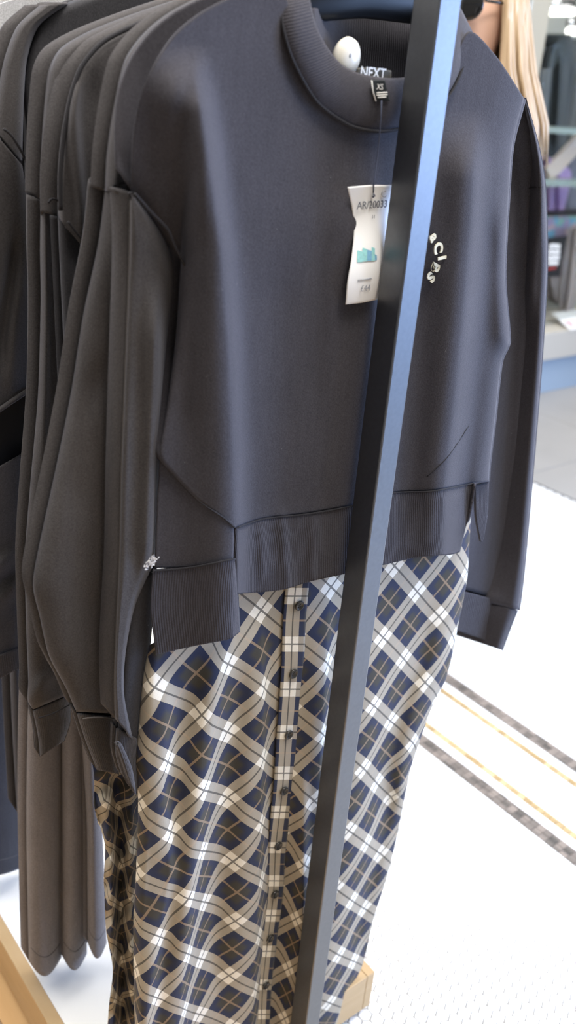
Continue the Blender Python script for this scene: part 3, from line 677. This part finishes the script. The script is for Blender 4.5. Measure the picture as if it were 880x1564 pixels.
seam('cuff_seam', [tuple(P(x, y, YC+0.004)) for x, y in curve([(50, 1086), (70, 1080), (90, 1070), (106, 1061)], 12)], M['thread'], gc, 0.0009, 0.016)

# ================================================================== FIFTH GARMENT: cape-like jacket sleeve at the left edge
ge = thing('jacket', 'dark jacket at left edge with a wide hemmed sleeve over wrinkled folds', 'jacket', tuple(P(40, 400, 0.97)))
YE = 0.965
cloth('jacket_body', coons([(460, -62), (200, -22), (130, -6), (70, 20), (46, 60), (34, 130), (36, 200), (38, 300), (40, 620)], [(470, -60), (470, 300), (470, 620)], [(460, -62), (470, -60)], [(40, 620), (200, 640), (470, 620)], 70, 110), YE+0.012, M['blackcloth'], ge, D=0.02, el=0.04, er=0.1)
cloth('shoulder', coons([(-30, 120), (-20, 160), (-16, 190)], [(46, 64), (38, 140), (34, 248)], [(-30, 120), (0, 100), (14, 62), (28, 36), (60, 14), (46, 64)][:0] or [(-14, 150), (2, 96), (12, 66), (26, 42), (46, 22)], [(-16, 190), (4, 204), (20, 226), (34, 250)], 40, 50) if False else
      ruled([(60, 8), (26, 40), (8, 84), (-2, 130), (-12, 195)], [(104, 6), (60, 40), (42, 90), (37, 150), (34, 250)], 40, 60), YE, M['charcoal'], ge, D=0.026, el=0.4, er=0.35)
slE = cloth('sleeve', ruled([(-14, 196), (-26, 300), (-34, 420), (-40, 540), (-42, 650)], [(34, 252), (46, 330), (58, 440), (64, 540), (66, 578)], 50, 80), YE-0.004, M['charcoal'], ge, D=0.026, el=0.4, er=0.25,
            fold=ridges([([(24, 370), (16, 440), (4, 520)], -0.009, 10, 8), ([(34, 420), (26, 500), (20, 570)], 0.004, 14, 14)]))
seam('armhole_seam', [tuple(P(x, y, YE-0.012)) for x, y in curve([(-6, 194), (6, 204), (20, 226), (30, 246), (34, 262)], 16)], M['thread'], ge, 0.0014, 0.018)
seam('sleeve_hem', [tuple(p) for p in slE.V[-1, 2:-2]], M['charcoal'], ge, 0.0028, 0.004)
cloth('sleeve_inside', ruled([(-30, 600), (-30, 740)], [(62, 575), (48, 720)], 20, 20), YE+0.020, plain('shaded_inside', (0.006, 0.007, 0.012), 0.7), ge, back=False)  # near-black sheet; shade inside the sleeve opening put into its colour
slE2 = cloth('lower_sleeve', ruled([(-30, 730), (-34, 850), (-34, 960), (-30, 1040)], [(52, 684), (46, 760), (42, 900), (41, 1000)], 50, 90), YE+0.004, M['charcoal'], ge, D=0.03, el=0.4, er=0.3,
             fold=lambda g: 0.006*np.sin((g[..., 1]+0.9*g[..., 0])/9.0)*np.exp(-((g[..., 1]-880)/45)**2)*np.clip((60-g[..., 0])/30, 0, 1))
cloth('lower_cuff', ruled([(-30, 1012), (-30, 1052)], [(40, 986), (39, 1016)], 24, 14), YE+0.001, M['warmlit_charcoal_rib'], ge, D=0.026, el=0.4, er=0.3)

# pale garments at the far end, top left
gf = thing('cardigan', 'pale grey knit garment in the top left corner behind the dark jacket', 'cardigan', tuple(P(20, 20, 1.05)))
cloth('garment_body', coons([(-60, 40), (-60, 74)], [(200, -44), (180, 420)], [(-60, 40), (0, 6), (60, -12), (120, -30), (200, -44)], [(-60, 74), (-30, 66), (0, 51), (16, 42), (34, 120), (56, 380), (180, 420)], 80, 40, 0.7), 1.05, M['palegrey'], gf, D=0.02, el=0.1, er=0.1)
gw = thing('blouse', 'off-white garment peeking out below the pale grey one, top left', 'blouse', tuple(P(0, 80, 1.13)))
cloth('garment_body', coons([(-80, 10), (-80, 200), (-90, 640)], [(150, -30), (150, 300), (150, 640)], [(-80, 10), (0, -6), (60, -16), (150, -30)], [(-90, 640), (150, 640)], 40, 60), 1.13, M['offwhite'], gw, D=0.02, el=0.1, er=0.1)

# ================================================================== TROUSERS
def trousers(name, label, mat, legs, Y, group):
    t = thing(name, label, 'trousers', tuple(P(*legs[0][0][0], Y)), group)
    lean = 0.07 if Y > 0.96 else -0.012
    for L, R, drop, dy in legs:
        n = 34; nt = 150; top = 520
        up = lambda Q: [(Q[0][0]+(0.5*(L[0][0]+R[0][0])-Q[0][0])*0.15+4, top), (Q[0][0], 0.5*(top+Q[0][1]))]+list(Q)
        g = ruled(up(L), up(R), n, nt)
        # rounded hem: the middle of the front hangs lower in the picture because the leg is a tube
        tt = np.linspace(0, 1, nt)[:, None]**6; ss = np.sin(np.linspace(0, 1, n)*np.pi)[None]
        g[..., 1] += drop*tt*ss
        c = cloth('leg', g, Y+dy, mat, t, D=0.026, el=0.5, er=0.5, thick=0.0015, extra=lambda s, t_, q: lean*np.clip(1-t_/0.6, 0, 1))
        gb_ = ruled([tuple(g[0, 0]-np.array([1, 22])), tuple(g[0, 0]+np.array([-1, 1]))], [tuple(g[0, -1]+np.array([1, -22])), tuple(g[0, -1]+np.array([1, 1]))], 24, 8)
        cloth('waistband', gb_, Y+dy+lean*0.97, mat, t, D=0.026, el=0.5, er=0.5, thick=0.0018)
        k = int(nt*0.97)
        seam('hem_stitch', [tuple(p) for p in c.V[k, 2:-2]], M['softthread'], c.o, 0.0005, 0.0003)
    return t
trousers('wide_leg_trousers', 'taupe wide-leg trousers with two rounded hems over the white base', M['taupe'],
         [([(48, 980), (42, 1100), (40, 1250), (42, 1380), (44, 1468)], [(100, 980), (98, 1150), (96, 1300), (94, 1462)], 26, 0.0),
          ([(92, 980), (94, 1150), (95, 1300), (95, 1460)], [(140, 1000), (134, 1150), (134, 1300), (133, 1456)], 24, -0.012)], 0.985, None)
trousers('wide_leg_trousers', 'single taupe trouser leg hanging against the crumpled tartan skirt', M['taupe'],
         [([(118, 1060), (126, 1150), (132, 1250), (133, 1350), (134, 1440)], [(150, 1060), (152, 1180), (158, 1300), (163, 1440)], 24, 0.0)], 0.95, None)
trousers('wide_leg_trousers', 'near-black wide-leg trousers below the jacket at the left edge', M['darktrouser'],
         [([(-40, 940), (-44, 1100), (-46, 1336)], [(30, 940), (36, 1130), (41, 1322)], 8, 0.0)], 1.20, None)
trousers('wide_leg_trousers', 'narrow strip of black trouser leg just left of the taupe trousers', M['darktrouser'],
         [([(14, 980), (18, 1100), (26, 1240)], [(38, 980), (42, 1100), (42, 1240)], 4, 0.0)], 1.12, None)

# ================================================================== SHOP WINDOW ACROSS THE WALKWAY
YW = 3.0
win = structure(thing('window_1', 'x', 'x')); del win['label']; del win['category']; win.name = 'window_1'
M['frame'] = plain('champagne_metal', (0.50, 0.46, 0.36), 0.35, 0.3)
M['glassedge'] = plain('green_glass_edge', (0.30, 0.36, 0.33), 0.25)
M['sill'] = plain('beige_sill', (0.52, 0.49, 0.43), 0.5)
M['plinth'] = plain('blue_grey_plinth', (0.33, 0.42, 0.52), 0.55)
M['backboard'] = plain('cream_display_board', (0.66, 0.64, 0.53), 0.6, 0, 0.08, 3)
box('window_post', (3.60, YW-0.03, 0.35), (3.74, YW+0.05, 3.0), M['frame'], win, 0.006)
box('window_post', (5.60, YW-0.03, 0.35), (5.74, YW+0.05, 3.0), M['frame'], win, 0.006)
box('window_post', (3.28, YW-0.02, 0.35), (3.33, YW+0.05, 3.0), plain('grey_metal', (0.35, 0.36, 0.36), 0.4, 0.5), win, 0.004)
for i, x0 in enumerate((3.33, 3.74)):
    x1 = (3.60, 5.60)[i]
    m, N, L, b = new_mat('window_glass'); b.inputs['Transmission Weight'].default_value = 1.0; b.inputs['Roughness'].default_value = 0.0; b.inputs['IOR'].default_value = 1.12; b.inputs['Base Color'].default_value = (0.95, 0.98, 0.97, 1)
    box('pane', (x0, YW, 0.37), (x1, YW+0.008, 3.0), m, win)
structure(box('trim_2', (2.9, YW-0.06, 0.0), (6.6, YW+0.30, 0.20), M['plinth']))
structure(box('trim_3', (2.9, YW-0.10, 0.2002), (6.6, YW+0.30, 0.35), M['sill'], None, 0.004))
structure(box('wall_back', (2.0, 4.25, 0.0), (8.0, 4.35, 3.2), plain('shop_back_wall', (0.46, 0.47, 0.44), 0.7, 0, 0.1, 2)))
structure(box('wall_left', (-1.0, 2.6, 0.0), (2.899, 2.7, 3.2), plain('white_wall', (0.6, 0.6, 0.58), 0.7)))
# glass display shelves
for z, d, mt, lb in ((1.325, 0.020, 'glassedge', 'upper green glass shelf edge behind the dark coats in the window'), (1.082, 0.022, 'glassedge', 'middle green glass shelf across the lilac scarf in the window'), (0.930, 0.012, 'hanger', 'thin black shelf above the black notice in the window')):
    tag(box('display_shelf', (3.75, YW+0.03, z-d), (5.59, YW+0.10, z+d*0.4), M[mt]), lb, 'shelf', None)
def drape(name, label, cat, L, R, Y, mat, D=0.03, fold=None, n=30, nt=50, part='cloth_panel', group=None):
    t = thing(name, label, cat, tuple(P(*L[0], Y)), group)
    cloth(part, ruled(L, R, n, nt), Y, mat, t, D=D, fold=fold, el=0.3, er=0.3, thick=0.003)
    return t
M['coat'] = fleece('dark_slate_coat', (0.05, 0.062, 0.07)); M['coat2'] = fleece('grey_coat', (0.13, 0.14, 0.145))
M['lilac'] = fleece('lilac_cloth', (0.48, 0.34, 0.60)); M['purple'] = fleece('purple_cloth', (0.24, 0.17, 0.42))
M['mauve'] = fleece('mauve_cloth', (0.30, 0.26, 0.25))
fw_ = ridges([([(838, 90), (832, 180)], 0.05, 6, 6), ([(858, 90), (850, 190)], 0.06, 6, 6), ([(872, 100), (866, 190)], -0.05, 5, 5)])
drape('overcoat', 'dark slate coat hanging in the shop window above the upper shelf', 'coat', [(838, 72), (826, 110), (816, 190), (812, 240)], [(872, 52), (878, 100), (868, 190), (862, 240)], YW+0.36, M['coat'], 0.10, fw_)
drape('overcoat', 'grey coat beside the slate coat at the right photo edge', 'coat', [(872, 60), (868, 120), (856, 190), (850, 240)], [(910, 60), (912, 120), (906, 200), (900, 240)], YW+0.72, M['coat2'], 0.06, ridges([([(884, 100), (870, 190)], 0.05, 6, 6)]))
drape('trousers', 'slim grey trousers hanging left of the coats behind the window post', 'trousers', [(824, 105), (818, 160), (812, 230)], [(842, 105), (836, 160), (828, 230)], YW+0.20, M['coat2'], 0.03)
drape('scarf', 'lilac scarf in two knotted folds at the middle window shelf', 'scarf', [(832, 238), (838, 262), (836, 285), (832, 330)], [(858, 250), (872, 262), (868, 292), (860, 328)], YW+0.14, M['lilac'], 0.04, ridges([([(846, 240), (848, 320)], -0.05, 4, 4), ([(838, 230), (842, 300)], 0.03, 4, 4)]))
drape('scarf', 'deep purple cloth behind the lilac scarf below the middle shelf', 'scarf', [(826, 284), (826, 330)], [(850, 284), (848, 330)], YW+0.28, M['purple'], 0.04)
drape('shirt', 'slate blue shirt behind the lilac scarf at the photo edge', 'shirt', [(858, 200), (864, 320)], [(920, 200), (920, 320)], YW+0.95, plain('slate_blue_cloth', (0.22, 0.24, 0.32), 0.8, 0, 0.4, 8), 0.05)
tb = thing('display_board', 'pale cream sloping board rising to the right above the lilac scarf', 'board', tuple(P(860, 245, YW+0.1)))
a, b = P(838, 268, YW+0.12), P(895, 208, YW+0.12)
d = (b-a).normalized(); nrm = Vector((-d.z, 0, d.x))*0.045
V = [a+nrm, a-nrm, b-nrm, b+nrm]; V = [tuple(v) for v in V]+[tuple(v+Vector((0, 0.02, 0))) for v in V]
mesh_obj('board_face', V, [(0, 1, 2, 3), (7, 6, 5, 4), (0, 4, 5, 1), (1, 5, 6, 2), (2, 6, 7, 3), (3, 7, 4, 0)], plain('cream_board', (0.62, 0.52, 0.44), 0.5), tb, False)
# patterned swimwear under the black shelf
m, N, L, bs = new_mat('pastel_print'); tc = N.new('ShaderNodeTexCoord'); vo = N.new('ShaderNodeTexVoronoi'); vo.inputs['Scale'].default_value = 22; L.new(tc.outputs['Object'], vo.inputs['Vector'])
cr = N.new('ShaderNodeValToRGB'); L.new(vo.outputs['Color'], cr.inputs[0]); cr.color_ramp.interpolation = 'CONSTANT'
for i, (p_, c_) in enumerate(((0, (0.42, 0.36, 0.55)), (0.3, (0.30, 0.55, 0.45)), (0.5, (0.20, 0.45, 0.60)), (0.7, (0.62, 0.45, 0.50)))):
    e = cr.color_ramp.elements[i] if i < 2 else cr.color_ramp.elements.new(p_)
    e.position = p_; e.color = (*c_, 1)
L.new(cr.outputs[0], bs.inputs['Base Color']); bs.inputs['Roughness'].default_value = 0.7; M['pastel'] = m
drape('printed_top', 'pastel teal and pink printed top folded under the black window shelf', 'top', [(832, 334), (830, 362)], [(900, 332), (900, 420)], YW+0.34, M['pastel'], 0.03)
drape('skirt', 'mauve grey skirt with pointed hem behind the black notice', 'skirt', [(836, 400), (838, 430), (844, 455)], [(884, 360), (878, 420), (866, 470)], YW+0.24, M['mauve'], 0.04, ridges([([(862, 400), (856, 460)], 0.03, 4, 4)]))
drape('skirt', 'pale taupe hanging cloth right of the black notice', 'skirt', [(876, 350), (868, 430), (862, 478)], [(900, 350), (892, 430), (874, 476)], YW+0.20, plain('pale_taupe_cloth', (0.40, 0.34, 0.31), 0.8), 0.03)
tag(box('display_board', (3.75, YW+0.62, 0.3502), (5.6, YW+0.66, 0.78), M['backboard']), 'low cream back board of the window display below the hanging clothes', 'board')
lamp_m = bpy.data.materials.new('lamp_glow'); lamp_m.use_nodes = True; nd = lamp_m.node_tree.nodes['Principled BSDF']; nd.inputs['Emission Color'].default_value = (1, 0.96, 0.9, 1); nd.inputs['Emission Strength'].default_value = 3.0
for (x0, x1, y, lb) in ((840, 876, 18, 'long bright lamp above the coats in the window'), (868, 880, 48, 'round bright lamp at the right edge above the grey coat')):
    a = P(x0, y, YW+0.9); b = P(x1, y, YW+0.9); lt = thing('display_lamp', lb, 'lamp', tuple(a))
    tube('lamp_tube', [a, a.lerp(b, .5), b], 0.022, lamp_m, lt, 10); tube('lamp_housing', [a+Vector((0, 0.01, 0.045)), b+Vector((0, 0.01, 0.045))], 0.022, M['chrome'], lt, 8)
# notice with white lettering
nt_ = thing('notice', 'black notice with white lettering and a red line in the window', 'sign', tuple(P(850, 392, YW-0.02)))
q = [P(832, 364, YW-0.01), P(867, 360, YW-0.01), P(855, 422, YW-0.01), P(828, 425, YW-0.01)]
V = [tuple(v) for v in q]+[tuple(v+Vector((0, 0.006, 0))) for v in q]
mesh_obj('notice_board', V, [(3, 2, 1, 0), (4, 5, 6, 7), (0, 1, 5, 4), (1, 2, 6, 5), (2, 3, 7, 6), (3, 0, 4, 7)], plain('notice_black', (0.008, 0.009, 0.011), 0.5), nt_, False)
for j, (y, w0, w1) in enumerate(((376, 840, 854), (385, 838, 855.5), (393.5, 837.5, 855), (401.5, 838, 852))):
    prt = []; x = w0
    while x < w1-1:
        ww = random.uniform(1.6, 2.6); h = random.uniform(2.6, 3.4)
        a = P(x, y, YW-0.0135); b = P(x+ww, y-0.2, YW-0.0135)
        dz = Vector((0, 0, 0.010))
        ring = [a-dz, b-dz, b+dz*0.9, a+dz]
        prt.append(tube_data([ring[3], ring[0], ring[1], ring[2]] if random.random() < .5 else [ring[0], ring[3], ring[2], ring[1]], 0.0042, 4)); x += ww+0.9
    V, Fc = join_data(prt); mesh_obj('lettering', V, Fc, M['white'], nt_, False)
a, b = P(837, 411, YW-0.0135), P(849, 409, YW-0.0135); tube('red_line', [a, a.lerp(b, .5), b], 0.006, plain('red_print', (0.35, 0.03, 0.03), 0.6), nt_, 5)
# leaflet on the sill
lf = thing('leaflet', 'white leaflet with pink print lying on the beige window sill', 'leaflet', (4.4, YW-0.05, 0.351))
za = 0.3515
def pz(x, y, z):
    a_ = (x-440)/F_PX; b_ = -(y-782)/F_PX; d_ = a_*right+b_*up+fw; return Vector(CAM+d_*((z-EYE)/d_[2]))
c0 = Vector((4.27, YW-0.085, za)); V = [c0, c0+Vector((0.32, 0, 0)), c0+Vector((0.32, 0.0, 0.0))+Vector((0, 0.18, 0)), c0+Vector((0.06, 0.18, 0))]
tilt = [Vector((v.x, v.y-0.02, v.z+(v.y-c0.y)*0.25)) for v in V]
V = [tuple(v) for v in tilt]+[tuple(v-Vector((0, 0, 0.001))) for v in tilt]
mesh_obj('leaflet_paper', V, [(0, 1, 2, 3), (7, 6, 5, 4), (0, 4, 5, 1), (1, 5, 6, 2), (2, 6, 7, 3), (3, 7, 4, 0)], M['card'], lf, False)
pk = c0+Vector((0.05, 0.005, 0.012))
V, Fc = tube_data([pk, pk+Vector((0.015, 0.02, 0.006)), pk+Vector((0.005, 0.05, 0.012))], 0.005, 6); mesh_obj('leaflet_print', V, Fc, plain('pink_print', (0.75, 0.25, 0.35), 0.6), lf)
# dark shoe with yellow sole by the plinth
sh = thing('shoe', 'black shoe with yellow sole on the walkway by the blue plinth', 'shoe', (4.72, YW-0.30, 0))
def blob(name, path, rx, rz, mat, parent, n=14):
    V, Fc = [], []
    for i, (p, a, b) in enumerate(zip(path, rx, rz)):
        for k in range(n):
            t_ = 2*math.pi*k/n; V.append((p[0], p[1]+a*math.cos(t_), max(p[2]+b*math.sin(t_), p[2]-b)))
    for i in range(len(path)-1):
        for k in range(n): Fc.append((i*n+k, i*n+(k+1) % n, (i+1)*n+(k+1) % n, (i+1)*n+k))
    Fc += [tuple(range(n)), tuple(range((len(path)-1)*n, len(path)*n))]
    return mesh_obj(name, V, Fc, mat, parent)
X0 = 4.50
blob('upper', [(X0, YW-0.28, 0.06), (X0+0.03, YW-0.28, 0.065), (X0+0.10, YW-0.27, 0.072), (X0+0.2, YW-0.26, 0.085), (X0+0.28, YW-0.25, 0.09), (X0+0.31, YW-0.25, 0.085)], [0.012, 0.035, 0.046, 0.04, 0.038, 0.02], [0.01, 0.025, 0.033, 0.045, 0.05, 0.03], plain('black_leather', (0.012, 0.014, 0.02), 0.35), sh)
box('sole', (X0+0.01, YW-0.32, 0.001), (X0+0.31, YW-0.21, 0.036), plain('yellow_rubber', (0.55, 0.42, 0.10), 0.6), sh, 0.01)

# ================================================================== PERSON behind the rail
hd_px = P(728, 4, 1.50); PXY = (hd_px.x, hd_px.y)
PX, PY = PXY
per = thing('person', 'person with long blonde hair, dark sunglasses and pale pink coat behind the rail', 'person', (PX, PY, 0))
fd = Vector((-0.9, -0.25, 0)).normalized(); sd = Vector((0, 0, 1)).cross(fd)         # facing, and the person's left
fb = Vector((-0.766, 0.643, 0)); sb = Vector((0, 0, 1)).cross(fb)
def pp(f, l, z): return Vector((PX, PY, 0))+fb*f+sb*l+Vector((0, 0, z))
def ph(f, l, z): return Vector((PX, PY, 0))+fd*f+sd*l+Vector((0, 0, z))
def skin(name, verts, edges, radii, mat, parent, root=0, sub=2):
    me = bpy.data.meshes.new(name); off = Vector(parent.location)
    me.from_pydata([tuple(Vector(v)-off) for v in verts], edges, []); me.update()
    o = link(bpy.data.objects.new(name, me), parent)
    md = o.modifiers.new('skin', 'SKIN'); md.use_smooth_shade = True
    for i, r in enumerate(radii):
        sv = me.skin_vertices[0].data[i]; sv.radius = r if isinstance(r, tuple) else (r, r); sv.use_root = (i == root)
    ss = o.modifiers.new('sub', 'SUBSURF'); ss.levels = sub; ss.render_levels = sub
    me.materials.append(mat); return o
M['skin'] = plain('skin', (0.58, 0.36, 0.26), 0.5); M['pinkcoat'] = fleece('pale_pink_coat', (0.50, 0.42, 0.38)); M['hairmat'] = None
bv, be, brd = [], [], []
def addv(v, r, prev=None):
    bv.append(v); brd.append(r)
    if prev is not None: be.append((prev, len(bv)-1))
    return len(bv)-1
pel = addv(pp(0, 0, 0.92), (0.13, 0.10)); ab = addv(pp(0, 0, 1.08), (0.115, 0.09), pel); ch = addv(pp(0.01, 0, 1.26), (0.14, 0.10), ab); ub = addv(pp(0, 0, 1.38), (0.10, 0.07), ch)
nk = addv(pp(0.005, 0, 1.46), 0.048, ub); jw = addv(ph(0.025, 0, 1.535), (0.062, 0.07), nk); hd = addv(ph(0.015, 0, 1.61), (0.075, 0.092), jw); tp = addv(ph(0.0, 0, 1.68), (0.062, 0.07), hd)
for s in (1, -1):
    shd = addv(pp(0, 0.155*s, 1.365), 0.055, ub); elb = addv(pp(-0.02, 0.20*s, 1.10), 0.040, shd); wr = addv(pp(0.05, 0.20*s, 0.88), 0.026, elb); palm = addv(pp(0.065, 0.195*s, 0.82), (0.018, 0.034), wr)
    for k in range(4):
        l0 = (k-1.5)*0.018; ln = (0.062, 0.075, 0.07, 0.055)[k]
        a = addv(pp(0.068+l0, 0.192*s, 0.775), 0.0085, palm); b = addv(pp(0.074+l0*1.1, 0.186*s, 0.775-ln*0.5), 0.008, a); addv(pp(0.072+l0*1.1, 0.178*s, 0.775-ln), 0.007, b)
    a = addv(pp(0.10, 0.180*s, 0.82), 0.0095, palm); addv(pp(0.112, 0.172*s, 0.775), 0.008, a)
    hip = addv(pp(0, 0.085*s, 0.86), 0.085, pel); kn = addv(pp(0.015, 0.085*s, 0.48), 0.055, hip); an = addv(pp(-0.01, 0.085*s, 0.085), 0.036, kn); ft = addv(pp(0.08, 0.09*s, 0.045), 0.034, an); addv(pp(0.15, 0.095*s, 0.035), 0.026, ft)
skin('body', bv, be, brd, M['skin'], per, 0, 2)
# coat: shell rings round torso, sleeves
def shell(name, rings, mat, parent, n=28):
    V, Fc = [], []
    for c, a, b in rings:
        for k in range(n):
            t_ = 2*math.pi*k/n; V.append(tuple(c+fb*(a*math.cos(t_))+sb*(b*math.sin(t_))))
    for i in range(len(rings)-1):
        for k in range(n): Fc.append((i*n+k, i*n+(k+1) % n, (i+1)*n+(k+1) % n, (i+1)*n+k))
    o = mesh_obj(name, V, Fc, mat, parent); md = o.modifiers.new('t', 'SOLIDIFY'); md.thickness = 0.004; return o
shell('coat', [(pp(0, 0, 1.455), 0.062, 0.066), (pp(0, 0, 1.425), 0.10, 0.125), (pp(0, 0, 1.38), 0.125, 0.185), (pp(0, 0, 1.28), 0.14, 0.19), (pp(0, 0, 1.08), 0.135, 0.165), (pp(0, 0, 0.90), 0.15, 0.175), (pp(0, 0, 0.72), 0.165, 0.185)], M['pinkcoat'], per)
for s in (1, -1):
    tube('coat_sleeve', [pp(0, 0.14*s, 1.385), pp(-0.01, 0.18*s, 1.30), pp(-0.02, 0.205*s, 1.10), pp(0.03, 0.205*s, 0.97), pp(0.052, 0.2*s, 0.885)], [0.062, 0.064, 0.056, 0.048, 0.042], M['pinkcoat'], per, 16)
    tube('trouser_leg', [pp(0, 0.085*s, 0.88), pp(0.01, 0.085*s, 0.5), pp(-0.005, 0.086*s, 0.09)], [0.098, 0.072, 0.062], M['blackcloth'], per, 16)
    shp = [(pp(-0.06, 0.088*s, 0.04), 0.02, 0.03), (pp(0.0, 0.088*s, 0.052), 0.044, 0.05), (pp(0.08, 0.09*s, 0.045), 0.046, 0.043), (pp(0.15, 0.095*s, 0.034), 0.04, 0.032), (pp(0.18, 0.097*s, 0.026), 0.02, 0.018)]
    V, Fc = [], []
    for c, a, b in shp:
        for k in range(14):
            t_ = 2*math.pi*k/14; V.append(tuple(c+sb*(a*math.cos(t_))+Vector((0, 0, max(b*math.sin(t_), -c.z+0.001)))))
    for i in range(4):
        for k in range(14): Fc.append((i*14+k, i*14+(k+1) % 14, (i+1)*14+(k+1) % 14, (i+1)*14+k))
    Fc += [tuple(range(14)), tuple(range(56, 70))]
    mesh_obj('boot', V, Fc, M['hanger'], per)
# face: nose, lips, eyes, ears, sunglasses
def ball(name, c, r, mat, parent, sc=(1, 1, 1)):
    bm = bmesh.new(); bmesh.ops.create_uvsphere(bm, u_segments=16, v_segments=10, radius=1)
    V = [tuple(c+fd*(v.co.x*r*sc[0])+sd*(v.co.y*r*sc[1])+Vector((0, 0, v.co.z*r*sc[2]))) for v in bm.verts]; bm.verts.index_update(); Fc = [[v.index for v in f.verts] for f in bm.faces]; bm.free()
    return mesh_obj(name, V, Fc, mat, parent)
ball('nose', ph(0.106, 0, 1.588), 0.014, M['skin'], per, (1, 0.8, 1.5)); ball('mouth', ph(0.098, 0, 1.545), 0.012, plain('lips', (0.45, 0.16, 0.15), 0.4), per, (0.5, 1.8, 0.6))
for s in (1, -1):
    ball('ear', ph(0.0, 0.077*s, 1.60), 0.022, M['skin'], per, (0.7, 0.35, 1.2)); ball('eye', ph(0.088, 0.031*s, 1.608), 0.011, M['white'], per)
gl = bpy.data.objects.new('sunglasses', None); link(gl, per)
M['lensblack'] = plain('black_lens', (0.008, 0.008, 0.008), 0.06)
for s in (1, -1):
    ball('lens', ph(0.100, 0.036*s, 1.606), 0.030, M['lensblack'], gl, (0.25, 1.05, 0.95))
    tube('temple_arm', [ph(0.095, 0.066*s, 1.615), ph(0.05, 0.082*s, 1.615), ph(-0.01, 0.084*s, 1.612)], 0.003, M['lensblack'], gl, 6)
# hair: a fall of many strands from crown to past the shoulders, joined as one head of hair
m, N, L, bs = new_mat('blonde_hair'); oi = N.new('ShaderNodeTexCoord'); nz = N.new('ShaderNodeTexNoise'); mp = N.new('ShaderNodeMapping'); mp.inputs['Scale'].default_value = (60, 60, 3)
L.new(oi.outputs['Object'], mp.inputs[0]); L.new(mp.outputs[0], nz.inputs['Vector']); nz.inputs['Scale'].default_value = 1
L.new(mix_col(N, L, nz.outputs['Fac'], (0.22, 0.14, 0.07), (0.60, 0.45, 0.29)), bs.inputs['Base Color']); bs.inputs['Roughness'].default_value = 0.38
prt = []
for i in range(420):
    ang = random.uniform(math.radians(62), math.radians(298))
    ca, sa = math.cos(ang), math.sin(ang); j = random.uniform(0.97, 1.14)
    flare = random.uniform(0.9, 1.2)
    p0 = ph(0.0+random.uniform(-.03, .03), random.uniform(-0.03, 0.03), 1.735)
    p1 = ph(0.0+0.075*ca*j, 0.068*sa*j, 1.705); p2 = ph(-0.002+0.098*ca*j, 0.092*sa*j, 1.61); p3 = ph(-0.015+0.10*ca*j*flare, 0.10*sa*j*flare, 1.50)
    p4 = ph(-0.03+0.125*ca*j*flare, 0.13*sa*j*flare, 1.40); p5 = ph(-0.04+0.135*ca*j*flare, 0.14*sa*j*flare, 1.40-random.uniform(0.05, 0.16))
    prt.append(tube_data([p0, p1, p2, p3, p4, p5], [0.003, 0.006, 0.0066, 0.0062, 0.0055, 0.0015], 5))
V, Fc = join_data(prt); mesh_obj('hair', V, Fc, m, per)
